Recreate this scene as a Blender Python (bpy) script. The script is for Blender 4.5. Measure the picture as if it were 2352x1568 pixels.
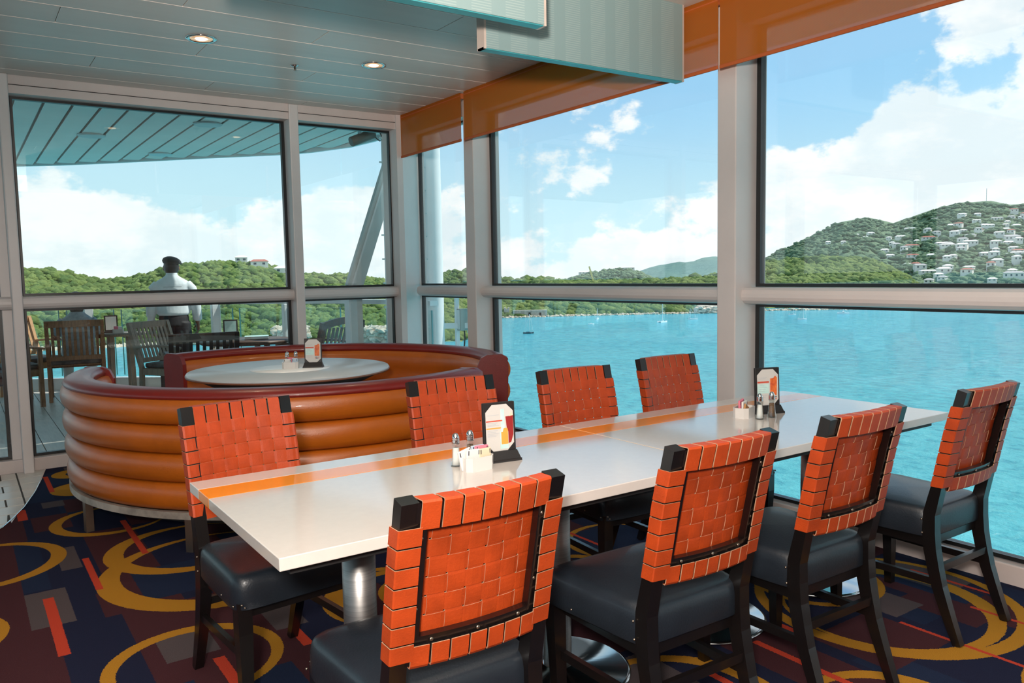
import bpy, bmesh, math, random
from math import sin, cos, pi, radians, sqrt, atan2, hypot
from mathutils import Vector, Matrix, Euler
for o in list(bpy.data.objects): bpy.data.objects.remove(o)
S = bpy.context.scene
COL = S.collection
# ---------------------------------------------------------------- camera
YAW, PITCH, ROLL, H = 0.6020, -0.0848, -0.0187, 1.380
def cam_axes():
    f = Vector((sin(YAW)*cos(PITCH), cos(YAW)*cos(PITCH), sin(PITCH)))
    r = Vector((cos(YAW), -sin(YAW), 0)); u = r.cross(f)
    return cos(ROLL)*r + sin(ROLL)*u, -sin(ROLL)*r + cos(ROLL)*u, f
CR, CU, CF = cam_axes()
cd = bpy.data.cameras.new('camera'); cam = bpy.data.objects.new('camera', cd); COL.objects.link(cam)
m3 = Matrix((CR, CU, -CF)).transposed(); cam.matrix_world = Matrix.Translation((0, 0, H)) @ m3.to_4x4()
cd.sensor_width = 36; cd.lens = 1848.2/2352*36; cd.clip_end = 20000; cd.clip_start = .02
S.camera = cam
S.view_settings.view_transform = 'Standard'; S.view_settings.look = 'None'
S.view_settings.gamma = 1; S.view_settings.use_curve_mapping = False; S.view_settings.exposure = 0.0
S.cycles.max_bounces = 8; S.cycles.transparent_max_bounces = 16
S.cycles.caustics_reflective = False; S.cycles.caustics_refractive = False
S.cycles.sample_clamp_indirect = 4

# ---------------------------------------------------------------- node helpers
class NT:
    def __init__(s, tree): s.t = tree; s.n = tree.nodes; s.l = tree.links
    def node(s, typ, **kw):
        nd = s.n.new(typ)
        for k, v in kw.items(): setattr(nd, k, v)
        return nd
    def link(s, a, b): s.l.new(a, b)
    def put(s, sock, v):
        if hasattr(v, 'is_output') or isinstance(v, bpy.types.NodeSocket): s.l.new(v, sock)
        else: sock.default_value = v
    def math(s, op, a, b=None, c=None, clamp=False):
        nd = s.n.new('ShaderNodeMath'); nd.operation = op; nd.use_clamp = clamp
        s.put(nd.inputs[0], a)
        if b is not None: s.put(nd.inputs[1], b)
        if c is not None: s.put(nd.inputs[2], c)
        return nd.outputs[0]
    def mix(s, fac, a, b, blend='MIX'):
        nd = s.n.new('ShaderNodeMix'); nd.data_type = 'RGBA'; nd.blend_type = blend
        s.put(nd.inputs[0], fac)
        s.put(nd.inputs[6], a if isinstance(a, bpy.types.NodeSocket) else (*a, 1))
        s.put(nd.inputs[7], b if isinstance(b, bpy.types.NodeSocket) else (*b, 1))
        return nd.outputs[2]
    def noise(s, vec, scale, detail=3, rough=.5, w=None):
        nd = s.n.new('ShaderNodeTexNoise')
        nd.inputs['Scale'].default_value = scale; nd.inputs['Detail'].default_value = detail; nd.inputs['Roughness'].default_value = rough
        if vec is not None: s.link(vec, nd.inputs['Vector'])
        return nd.outputs['Fac']
    def mapr(s, v, a, b, c, d, smooth=False):
        nd = s.n.new('ShaderNodeMapRange'); nd.clamp = True
        if smooth: nd.interpolation_type = 'SMOOTHSTEP'
        s.put(nd.inputs[0], v)
        for i, x in enumerate((a, b, c, d)): nd.inputs[i+1].default_value = x
        return nd.outputs[0]
    def vscale(s, vec, sc):
        nd = s.n.new('ShaderNodeMapping'); nd.inputs['Scale'].default_value = sc; s.link(vec, nd.inputs[0]); return nd.outputs[0]

# ---------------------------------------------------------------- world: tropical sky with cumulus
W = bpy.data.worlds.new('sky'); S.world = W; W.use_nodes = True; W.node_tree.nodes.clear()
t = NT(W.node_tree)
geo = t.node('ShaderNodeTexCoord').outputs['Generated']
sep = t.node('ShaderNodeSeparateXYZ'); t.link(geo, sep.inputs[0])
el = t.math('ARCSINE', sep.outputs[2])                 # elevation (rad)
az = t.math('ARCTAN2', sep.outputs[0], sep.outputs[1]) # from +Y towards +X
sky = t.mix(t.mapr(el, 0, 1.1, 0, 1), (.40, .74, .98), (.15, .38, .82))
sky = t.mix(t.mapr(el, 0.03, .22, 0, 1, True), (.62, .87, .95), sky)
sky = t.mix(t.mapr(az, .15, .75, .55, 0, True), sky, (.66, .90, .97))
stretch = t.node('ShaderNodeMapping'); stretch.inputs['Scale'].default_value = (1, 1, 1.55); stretch.inputs['Location'].default_value = (.37, .11, .0)
t.link(geo, stretch.inputs[0])
v = stretch.outputs[0]
n1 = t.noise(v, 5.2, 9, .58)
# coverage falls with elevation, more towards the north-east bank of cloud
band = t.mapr(el, .03, .16, .150, -.085)
bank = t.math('MULTIPLY', t.mapr(az, .98, 1.12, 0, 1, True), t.mapr(el, .0, .45, .20, .150))
left = t.math('MULTIPLY', t.mapr(az, .34, .60, 1, 0, True), t.mapr(el, .04, .13, .07, -.03))
wisp = t.math('MULTIPLY', t.mapr(az, .55, .72, 0, .11, True), t.mapr(az, .72, .86, 1, 0, True))
wisp = t.math('MULTIPLY', wisp, t.mapr(el, .1, .2, 0, 1, True))
low = t.math('MULTIPLY', t.mapr(az, .84, .95, 0, .12, True), t.mapr(el, .13, .20, 1, 0, True))
cov = t.math('ADD', t.math('ADD', t.math('ADD', t.math('ADD', n1, low), band), bank), t.math('ADD', left, wisp))
cl = t.mapr(cov, .530, .585, 0, 1, True)
shade = t.noise(t.vscale(v, (2.1, 2.1, 2.6)), 4.0, 6, .6)
ccol = t.mix(t.mapr(shade, .38, .62, 0, 1, True), (.86, .95, .98), (1.08, 1.08, 1.06))
skyc = t.mix(t.math('MULTIPLY', cl, .94), sky, ccol)
skyc = t.mix(t.mapr(el, -.06, -.02, 1, 0), skyc, (.25, .55, .62))
bg = t.node('ShaderNodeBackground'); t.link(skyc, bg.inputs[0]); bg.inputs[1].default_value = 1.08
out = t.node('ShaderNodeOutputWorld'); t.link(bg.outputs[0], out.inputs[0])
# sun
def lamp(name, kind, loc, energy, color=(1, 1, 1), rot=None, **kw):
    l = bpy.data.lights.new(name, kind); l.energy = energy; l.color = color
    for k, x in kw.items(): setattr(l, k, x)
    o = bpy.data.objects.new(name, l); COL.objects.link(o); o.location = loc
    if rot is not None: o.rotation_euler = rot
    return o
SUN = Vector((.596, -.241, .766)).normalized()
lamp('sun', 'SUN', (0, 0, 50), 5.0, (1, .95, .86), SUN.to_track_quat('Z', 'Y').to_euler(), angle=radians(.6))
# the photographer's flash, held a little left of and above the camera
lamp('flash_and_fill', 'POINT', (-.22, -.12, 1.66), 300, (1, .92, .84), None, shadow_soft_size=.09)
ceiling_fill = lamp('flash_and_fill', 'SPOT', (-.22, -.12, 1.72), 1050, (1, .90, .80), None, spot_size=radians(74), spot_blend=.9, shadow_soft_size=.08)  # extra spot aimed up and forward, added to warm and brighten the ceiling
ceiling_fill.rotation_euler = (-Vector((.48, .80, .62))).to_track_quat('Z', 'Y').to_euler()
# unseen soft panel above the camera, added to brighten tabletops and near room
lamp('overhead_fill', 'AREA', (-.1, .2, 2.78), 62, (1, .92, .84), (0, 0, 0), shape='RECTANGLE', size=3.4, size_y=2.2)

# ---------------------------------------------------------------- materials
MATS = {}
def mat(name, col, rough=.5, metal=0., var=.12, vscale=8., bump=0., bscale=60., col2=None, spec=None, coat=0., emit=None, sheen=0, trans=0, coords='Object', aniso=None):
    m = bpy.data.materials.new(name); m.use_nodes = True; t = NT(m.node_tree)
    b = t.n['Principled BSDF']; tc = t.node('ShaderNodeTexCoord').outputs[coords]
    if aniso: tc = t.vscale(tc, aniso)
    c2 = col2 if col2 else tuple(x*(1-var) for x in col)
    n = t.noise(tc, vscale, 4, .6)
    c = t.mix(t.mapr(n, .32, .68, 0, 1), col, c2); t.link(c, b.inputs['Base Color'])
    b.inputs['Roughness'].default_value = rough; b.inputs['Metallic'].default_value = metal
    if spec is not None: b.inputs['Specular IOR Level'].default_value = spec
    if coat: b.inputs['Coat Weight'].default_value = coat; b.inputs['Coat Roughness'].default_value = .08
    if sheen: b.inputs['Sheen Weight'].default_value = sheen
    if trans: b.inputs['Transmission Weight'].default_value = trans
    if bump:
        bn = t.node('ShaderNodeBump'); bn.inputs['Strength'].default_value = bump; bn.inputs['Distance'].default_value = .01
        t.link(t.noise(tc, bscale, 4, .6), bn.inputs['Height']); t.link(bn.outputs[0], b.inputs['Normal'])
    if emit: b.inputs['Emission Color'].default_value = (*emit[:3], 1); b.inputs['Emission Strength'].default_value = emit[3]
    MATS[name] = m; return m
M_leather = mat('strap_leather', (.47, .056, .008), .50, var=.25, vscale=14, bump=.12, bscale=220, spec=.35)
M_edge = mat('strap_cut_edge', (.50, .27, .16), .8)
M_wood = mat('espresso_wood', (.0045, .0038, .0040), .30, col2=(.007, .0045, .004), aniso=(40, 40, 4), coat=.2)
M_seat = mat('slate_vinyl', (.0135, .0185, .026), .38, bump=.10, bscale=160, var=.2, coat=.1)
M_stud = mat('stud_metal', (.35, .28, .22), .35, 1)
M_white = mat('white_corian', (.63, .575, .53), .12, var=.03, vscale=40, coat=.5)
M_stripe = mat('orange_inlay', (.90, .28, .015), .14, var=.04, coat=.5)
M_seam = mat('seam_filler', (.78, .50, .26), .4)
M_under = mat('dark_substrate', (.012, .011, .011), .6)
M_steel = mat('brushed_steel', (.50, .48, .46), .46, 1, var=.25, vscale=4, aniso=(1, 1, 60))
M_steel2 = mat('polished_base', (.60, .62, .64), .16, 1, var=.05)
M_gold = mat('booth_leather', (.47, .110, .007), .34, var=.2, vscale=4, bump=.10, bscale=150, coat=.12)
M_red = mat('booth_red_leather', (.20, .014, .010), .34, var=.15, vscale=6, bump=.08, bscale=150, coat=.1)
M_rtop = mat('round_top_laminate', (.52, .57, .60), .30, var=.04, spec=.35)
M_rin = mat('round_top_inlay', (.95, .96, .95), .25, var=.02)
M_redge = mat('round_edge', (.23, .10, .06), .4)
M_frame = mat('painted_aluminium', (.66, .60, .58), .38, var=.06, vscale=3)
M_frame2 = mat('frame_sill', (.62, .53, .50), .45, var=.08, vscale=5)
M_gask = mat('black_gasket', (.010, .011, .012), .35)
M_ceil = mat('ceiling_panel', (.66, .60, .55), .36, .0, var=.08, vscale=1.2, aniso=(.4, 6, 1))
M_bead = mat('ceiling_joint', (.85, .74, .68), .5)
M_dark = mat('recess_black', (.02, .02, .02), .8)
M_wall = mat('room_wall', (.42, .36, .31), .7)
M_chrome = mat('chrome', (.75, .74, .72), .08, 1)
M_black = mat('black_leatherette', (.014, .012, .012), .42, bump=.1, bscale=300)
M_card = mat('menu_paper', (.58, .56, .53), .45, var=.02)
M_porc = mat('white_ceramic', (.66, .63, .60), .15, var=.02, coat=.5)
M_salt = mat('salt', (.82, .80, .77), .9)
M_pepper = mat('pepper', (.22, .12, .06), .9, col2=(.06, .03, .015), vscale=300)
M_out = mat('white_paint_outside', (.74, .76, .77), .45, var=.05)
M_outg = mat('grey_paint_outside', (.56, .61, .61), .5, var=.08)
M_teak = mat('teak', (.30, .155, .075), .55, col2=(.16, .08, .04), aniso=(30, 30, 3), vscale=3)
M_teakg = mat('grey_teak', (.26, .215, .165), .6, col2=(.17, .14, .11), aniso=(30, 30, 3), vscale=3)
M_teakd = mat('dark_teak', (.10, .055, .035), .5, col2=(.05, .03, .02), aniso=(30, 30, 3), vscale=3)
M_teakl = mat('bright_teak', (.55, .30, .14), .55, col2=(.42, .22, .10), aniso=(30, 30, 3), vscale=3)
M_black_wood = mat('black_wood', (.016, .017, .017), .45)
M_cush = mat('chair_cushion', (.05, .05, .052), .8, col2=(.16, .15, .14), vscale=11)
M_deck = mat('deck_plank', (.62, .57, .52), .36, col2=(.48, .45, .42), aniso=(14, 1.2, 1), vscale=3)
M_tile = mat('floor_tile', (.66, .61, .55), .28, var=.12, vscale=5)
M_grout = mat('grout', (.07, .06, .05), .9)
M_soff = mat('soffit_plank', (.80, .62, .56), .4, .1, var=.12, vscale=1.5)
M_rock = mat('shore_rock', (.74, .62, .50), .9, col2=(.40, .32, .25), vscale=.4, coords='Object')
M_sand = mat('shore_sand', (.55, .47, .36), .9)
M_skin = mat('skin', (.22, .10, .055), .5)
M_shirt = mat('pale_shirt', (.70, .76, .80), .8, var=.12, vscale=12, bump=.25, bscale=14)
M_shirt2 = mat('grey_shirt', (.30, .36, .40), .85, var=.3, vscale=30)
M_trous = mat('dark_trousers', (.016, .016, .02), .7)
M_hair = mat('dark_hair', (.012, .009, .008), .5)
M_beret = mat('dark_cap', (.012, .02, .02), .75, bump=.2, bscale=60)
M_pink = mat('pink_shoe', (.65, .03, .30), .6)
M_house = mat('house_wall', (.85, .80, .74), .7, var=.1, vscale=.1)
M_roofw = mat('white_roof', (.88, .86, .84), .6)
M_roofr = mat('red_roof', (.42, .13, .09), .7)
M_roofg = mat('grey_roof', (.45, .43, .42), .7)
M_win = mat('far_window', (.05, .08, .10), .2)
M_hull = mat('white_hull', (.88, .90, .90), .3)
M_hulld = mat('dark_hull', (.02, .06, .08), .3)
M_mast = mat('mast', (.80, .82, .82), .4)
M_canvas = mat('sail_cover', (.10, .32, .42), .8)
M_stone = mat('ruin_stone', (.50, .46, .40), .9, col2=(.34, .31, .26), vscale=.6)
M_yel = mat('crane_yellow', (.75, .52, .16), .5)
M_spot = mat('spotlight_grey', (.10, .115, .105), .5)
M_box = mat('grey_green_box', (.30, .36, .34), .5)
M_pkw = mat('packet_white', (.80, .78, .75), .6); M_pkp = mat('packet_pink', (.80, .22, .30), .6)
M_pky = mat('packet_cream', (.78, .66, .46), .6); M_pkb = mat('packet_brown', (.45, .22, .08), .7)
M_pkl = mat('packet_blue', (.50, .62, .74), .6); M_ink = mat('ink', (.03, .03, .05), .6)
M_pr = mat('print_red', (.60, .08, .04), .5); M_po = mat('print_orange', (.80, .36, .06), .5)
M_pt = mat('print_aqua', (.42, .66, .62), .5, col2=(.60, .78, .74), vscale=30); M_pg = mat('print_grey', (.45, .47, .50), .5)
M_pd = mat('print_drink_red', (.30, .02, .02), .4); M_pc = mat('print_cola', (.50, .06, .02), .4, col2=(.80, .20, .04), vscale=60)
M_alu = mat('booth_rail_metal', (.62, .54, .46), .45, .5, var=.45, vscale=9)
M_legm = mat('booth_leg_metal', (.30, .24, .20), .4, 1)
M_lens = mat('lamp_lens', (.9, .6, .3), .2, emit=(1, .70, .42, 5))
M_reflect = mat('lamp_reflector', (.9, .62, .42), .25, 1, emit=(1, .55, .28, .55))

def glass_mat(name, tint, refl=.0):
    m = bpy.data.materials.new(name); m.use_nodes = True; t = NT(m.node_tree); t.n.clear()
    tr = t.node('ShaderNodeBsdfTransparent'); tr.inputs[0].default_value = (*tint, 1)
    gl = t.node('ShaderNodeBsdfGlossy'); gl.inputs['Roughness'].default_value = 0.0; gl.inputs[0].default_value = (1, 1, 1, 1)
    fr = t.node('ShaderNodeFresnel'); bf = t.node('ShaderNodeNewGeometry').outputs['Backfacing']; t.link(t.mapr(bf, 0, 1, 1.5, 1/1.5), fr.inputs[0])
    tc = t.node('ShaderNodeTexCoord').outputs['Object']
    dirt = t.mapr(t.noise(tc, 2.5, 3, .6), .4, .8, 0, .012)
    mx = t.node('ShaderNodeMixShader'); t.link(t.math('ADD', t.math('ADD', fr.outputs[0], refl), dirt), mx.inputs[0]); t.link(tr.outputs[0], mx.inputs[1]); t.link(gl.outputs[0], mx.inputs[2])
    o = t.node('ShaderNodeOutputMaterial'); t.link(mx.outputs[0], o.inputs[0]); MATS[name] = m; return m
M_glass = glass_mat('window_glass', (.985, .996, .996))
M_glassl = glass_mat('window_glass_teal', (.955, .99, .988))
M_rglass = glass_mat('railing_glass', (.93, .98, .97))
M_sglass = glass_mat('shaker_glass', (.93, .96, .95), .04)

def shade_mat():
    m = bpy.data.materials.new('orange_screen_fabric'); m.use_nodes = True; t = NT(m.node_tree); t.n.clear()
    d = t.node('ShaderNodeBsdfDiffuse'); d.inputs[0].default_value = (.62, .19, .03, 1)
    tl = t.node('ShaderNodeBsdfTranslucent'); tl.inputs[0].default_value = (.70, .17, .03, 1)
    tr = t.node('ShaderNodeBsdfTransparent')
    tc = t.node('ShaderNodeTexCoord').outputs['Object']
    wv = t.node('ShaderNodeTexWave'); wv.bands_direction = 'Z'; wv.inputs['Scale'].default_value = 70; t.link(tc, wv.inputs[0])
    a = t.node('ShaderNodeMixShader'); a.inputs[0].default_value = .45; t.link(d.outputs[0], a.inputs[1]); t.link(tl.outputs[0], a.inputs[2])
    b = t.node('ShaderNodeMixShader'); t.link(t.mapr(wv.outputs['Fac'], 0, 1, .27, .37), b.inputs[0]); t.link(a.outputs[0], b.inputs[1]); t.link(tr.outputs[0], b.inputs[2])
    o = t.node('ShaderNodeOutputMaterial'); t.link(b.outputs[0], o.inputs[0]); return m
M_shade = shade_mat()
M_hem = mat('shade_hem', (.48, .10, .02), .7)

def lightbox_mat():
    m = bpy.data.materials.new('perforated_aqua_panel'); m.use_nodes = True; t = NT(m.node_tree); b = t.n['Principled BSDF']
    tc = t.node('ShaderNodeTexCoord').outputs['Object']; sp = t.node('ShaderNodeSeparateXYZ'); t.link(tc, sp.inputs[0])
    rows = t.math('GREATER_THAN', t.math('SINE', t.math('MULTIPLY', sp.outputs[2], 2*pi/.0105)), .35)
    cols = t.math('GREATER_THAN', t.math('SINE', t.math('MULTIPLY', sp.outputs[0], 2*pi/.165)), -.25)
    f = t.math('MULTIPLY', rows, cols)
    c = t.mix(t.math('MULTIPLY', f, .32), (.22, .31, .31), (.42, .48, .46)); t.link(c, b.inputs['Base Color']); b.inputs['Roughness'].default_value = .42
    return m
M_lbox = lightbox_mat()
M_teal = mat('teal_glass_edge', (.05, .30, .33), .3)
M_pinkw = mat('panel_end_trim', (.55, .44, .38), .5)

def carpet_mat():
    m = bpy.data.materials.new('patterned_carpet'); m.use_nodes = True; t = NT(m.node_tree); b = t.n['Principled BSDF']
    P = t.node('ShaderNodeNewGeometry').outputs['Position']
    # slight tuft wobble so that the pattern edges look woven
    nz = t.node('ShaderNodeTexNoise'); nz.inputs['Scale'].default_value = 160; t.link(P, nz.inputs[0])
    sub = t.node('ShaderNodeVectorMath', operation='SUBTRACT'); t.link(nz.outputs['Color'], sub.inputs[0]); sub.inputs[1].default_value = (.5, .5, .5)
    sc = t.node('ShaderNodeVectorMath', operation='SCALE'); t.link(sub.outputs[0], sc.inputs[0]); sc.inputs['Scale'].default_value = .012
    ad = t.node('ShaderNodeVectorMath', operation='ADD'); t.link(P, ad.inputs[0]); t.link(sc.outputs[0], ad.inputs[1])
    flat = t.node('ShaderNodeVectorMath', operation='MULTIPLY'); t.link(ad.outputs[0], flat.inputs[0]); flat.inputs[1].default_value = (1, 1, 0)
    P2 = flat.outputs[0]
    sp = t.node('ShaderNodeSeparateXYZ'); t.link(P2, sp.inputs[0]); X, Y = sp.outputs[0], sp.outputs[1]
    def cellnoise(sx, sy, ox, oy):
        a = t.math('FLOOR', t.math('DIVIDE', t.math('ADD', X, ox), sx)); r = t.math('FLOOR', t.math('DIVIDE', t.math('ADD', Y, oy), sy))
        cb = t.node('ShaderNodeCombineXYZ'); t.link(a, cb.inputs[0]); t.link(r, cb.inputs[1])
        w = t.node('ShaderNodeTexWhiteNoise', noise_dimensions='2D'); t.link(cb.outputs[0], w.inputs[0]); return w.outputs['Value']
    navy = (.017, .019, .042); plum = (.062, .022, .026); slate = (.090, .070, .072); navy2 = (.018, .026, .056)
    c = t.mix(t.math('GREATER_THAN', cellnoise(.25, 1.3, .02, .3), .55), navy, plum)
    c = t.mix(t.math('GREATER_THAN', cellnoise(.16, .42, .05, .1), .74), c, navy2)
    c = t.mix(t.math('GREATER_THAN', cellnoise(.19, .33, .11, .2), .86), c, plum)
    c = t.mix(t.math('GREATER_THAN', cellnoise(.2, .39, .03, .27), .90), c, slate)
    def rect(x0, x1, y0, y1):
        ax = t.math('LESS_THAN', t.math('ABSOLUTE', t.math('SUBTRACT', X, (x0+x1)/2)), (x1-x0)/2)
        ay = t.math('LESS_THAN', t.math('ABSOLUTE', t.math('SUBTRACT', Y, (y0+y1)/2)), (y1-y0)/2)
        return t.math('MULTIPLY', ax, ay)
    for r in [(-.1, .24, 2.3, 4.0), (.02, .16, 4.0, 5.3), (.24, .35, 2.2, 2.75), (.42, .56, 3.6, 3.9), (.85, 1.0, 3.5, 3.8)]: c = t.mix(rect(*r), c, plum)
    for r in [(.16, .32, 3.64, 4.08), (.33, .42, 4.32, 4.70), (.54, .73, 3.02, 3.26), (.95, 1.08, 3.05, 3.36), (.35, .47, 5.6, 5.75)]: c = t.mix(rect(*r), c, slate)
    rings = [(.96, 3.93, .53, 1.0, 3.97, .465), (.90, 4.32, .39, .95, 4.33, .345), (.65, 5.10, .31, .68, 5.11, .275), (.02, 4.63, .36, -.01, 4.64, .32),
             (.63, 2.99, .31, .63, 2.98, .262), (-.2, 3.74, .29, -.23, 3.74, .24), (.62, 6.0, .20, .69, 6.03, .13), (.62, 6.5, .15, .66, 6.5, .10),
             (1.48, 3.08, .31, 1.52, 3.08, .255), (1.62, 3.06, .21, 1.64, 3.06, .18), (1.72, 3.75, .40, 1.72, 3.77, .375), (2.73, 3.03, .28, 2.74, 3.03, .25),
             (3.09, 1.8, .52, 3.10, 1.815, .475), (3.05, 1.77, .42, 3.02, 1.775, .375), (1.82, 1.72, .34, 1.80, 1.74, .29), (3.05, 2.1, .28, 3.05, 2.11, .25),
             (3.0, .85, .36, 3.02, .83, .31), (2.3, 1.3, .28, 2.28, 1.3, .24), (1.1, 2.2, .3, 1.12, 2.2, .25), (2.2, 2.75, .33, 2.2, 2.73, .3), (1.3, 1.1, .4, 1.32, 1.1, .35)]
    for cx, cy, ro, ix, iy, ri in rings:
        def dist(px, py):
            d = t.node('ShaderNodeVectorMath', operation='DISTANCE'); t.link(P2, d.inputs[0]); d.inputs[1].default_value = (px, py, 0); return d.outputs['Value']
        f = t.math('MULTIPLY', t.math('LESS_THAN', dist(cx, cy), ro), t.math('GREATER_THAN', dist(ix, iy), ri))
        c = t.mix(f, c, (.43, .195, .022))
    for x, y0, y1, w in [(.245, 3.32, 3.98, .042), (.445, 3.95, 4.45, .03), (.435, 6.01, 6.52, .03), (.235, 5.39, 5.65, .05), (.705, 4.34, 5.03, .03),
                         (1.205, 3.27, 3.49, .025), (1.01, 2.86, 3.04, .04), (.705, 2.65, 2.96, .042), (2.94, .8, 1.65, .018), (3.3, 1.1, 1.56, .018),
                         (2.36, 1.2, 1.88, .03), (3.5, 1.55, 1.92, .02), (2.55, 1.84, 1.95, .03), (2.045, 1.5, 1.81, .03), (2.6, 3.0, 3.3, .02), (1.7, 2.7, 3.3, .03)]:
        c = t.mix(rect(x-w/2, x+w/2, y0, y1), c, (.50, .055, .028))
    pile = t.noise(P, 520, 2, .7); soft = t.noise(P, 9, 3)
    c = t.mix(t.mapr(pile, .3, .7, .0, .55), c, (0, 0, 0), 'MULTIPLY') if False else t.mix(1, c, t.mix(t.mapr(pile, .3, .7, 0, 1), (.62, .62, .62), (1.35, 1.35, 1.35)), 'MULTIPLY')
    t.link(c, b.inputs['Base Color']); b.inputs['Roughness'].default_value = .95; b.inputs['Specular IOR Level'].default_value = .1
    b.inputs['Specular IOR Level'].default_value = .03
    bn = t.node('ShaderNodeBump'); bn.inputs['Strength'].default_value = .5; bn.inputs['Distance'].default_value = .004; t.link(pile, bn.inputs['Height']); t.link(bn.outputs[0], b.inputs['Normal'])
    return m
M_carpet = carpet_mat()

def green_mat(name, a, b_, c_, s1, s2, disp=0):
    m = bpy.data.materials.new(name); m.use_nodes = True; t = NT(m.node_tree); b = t.n['Principled BSDF']
    P = t.node('ShaderNodeNewGeometry').outputs['Position']
    n1 = t.noise(P, s1, 4, .6); n2 = t.noise(P, s2, 5, .7)
    c = t.mix(t.mapr(n1, .35, .65, 0, 1), a, b_); c = t.mix(t.mapr(n2, .45, .72, 0, 1), c, c_)
    t.link(c, b.inputs['Base Color']); b.inputs['Roughness'].default_value = .9; b.inputs['Specular IOR Level'].default_value = .15
    if disp:
        bn = t.node('ShaderNodeBump'); bn.inputs['Strength'].default_value = 1; bn.inputs['Distance'].default_value = disp; t.link(n2, bn.inputs['Height']); t.link(bn.outputs[0], b.inputs['Normal'])
    return m
M_green = green_mat('scrub_green', (.15, .22, .06), (.22, .29, .09), (.09, .15, .045), .03, .25)
M_green2 = green_mat('hazed_green', (.135, .215, .125), (.18, .25, .14), (.09, .16, .10), .006, .09, 6)  # green lightened so that distance haze is part of the colour
M_green3 = green_mat('far_hazed_green', (.13, .23, .21), (.15, .25, .21), (.10, .19, .18), .004, .04, 6)  # paler, bluer green with stronger haze painted into it
M_crown = green_mat('tree_crown', (.17, .245, .06), (.26, .32, .11), (.10, .17, .045), .045, .9, 1.2)
M_crownd = green_mat('tree_crown_dark', (.11, .185, .055), (.16, .225, .07), (.07, .13, .04), .05, .9, 1.2)

def water_mat():
    m = bpy.data.materials.new('bay_water'); m.use_nodes = True; t = NT(m.node_tree); b = t.n['Principled BSDF']
    P = t.node('ShaderNodeNewGeometry').outputs['Position']
    dd = t.node('ShaderNodeVectorMath', operation='LENGTH'); t.link(P, dd.inputs[0])
    n = t.noise(t.vscale(P, (.006, .012, 0)), 1, 4, .6)
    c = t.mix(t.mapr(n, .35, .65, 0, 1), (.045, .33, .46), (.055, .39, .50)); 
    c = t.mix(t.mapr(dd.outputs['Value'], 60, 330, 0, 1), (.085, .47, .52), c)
    rip = t.noise(t.vscale(P, (.42, .26, .42)), 1, 7, .7)
    c = t.mix(t.mapr(rip, .40, .60, 0, .55), c, (.14, .58, .64)); c = t.mix(t.mapr(rip, .46, .36, 0, .5), c, (.02, .27, .38))  # ripple glints and darker troughs painted into the water colour
    t.link(c, b.inputs['Base Color']); b.inputs['Roughness'].default_value = .16; b.inputs['IOR'].default_value = 1.33
    bn = t.node('ShaderNodeBump'); bn.inputs['Strength'].default_value = .8; bn.inputs['Distance'].default_value = 1.6
    w1 = t.noise(t.vscale(P, (.42, .26, .42)), 1, 7, .7); w2 = t.noise(t.vscale(P, (.09, .05, .09)), 1, 3, .5)
    t.link(t.math('ADD', w1, t.math('MULTIPLY', w2, 1.6)), bn.inputs['Height']); t.link(bn.outputs[0], b.inputs['Normal'])
    return m
M_water = water_mat()

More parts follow.
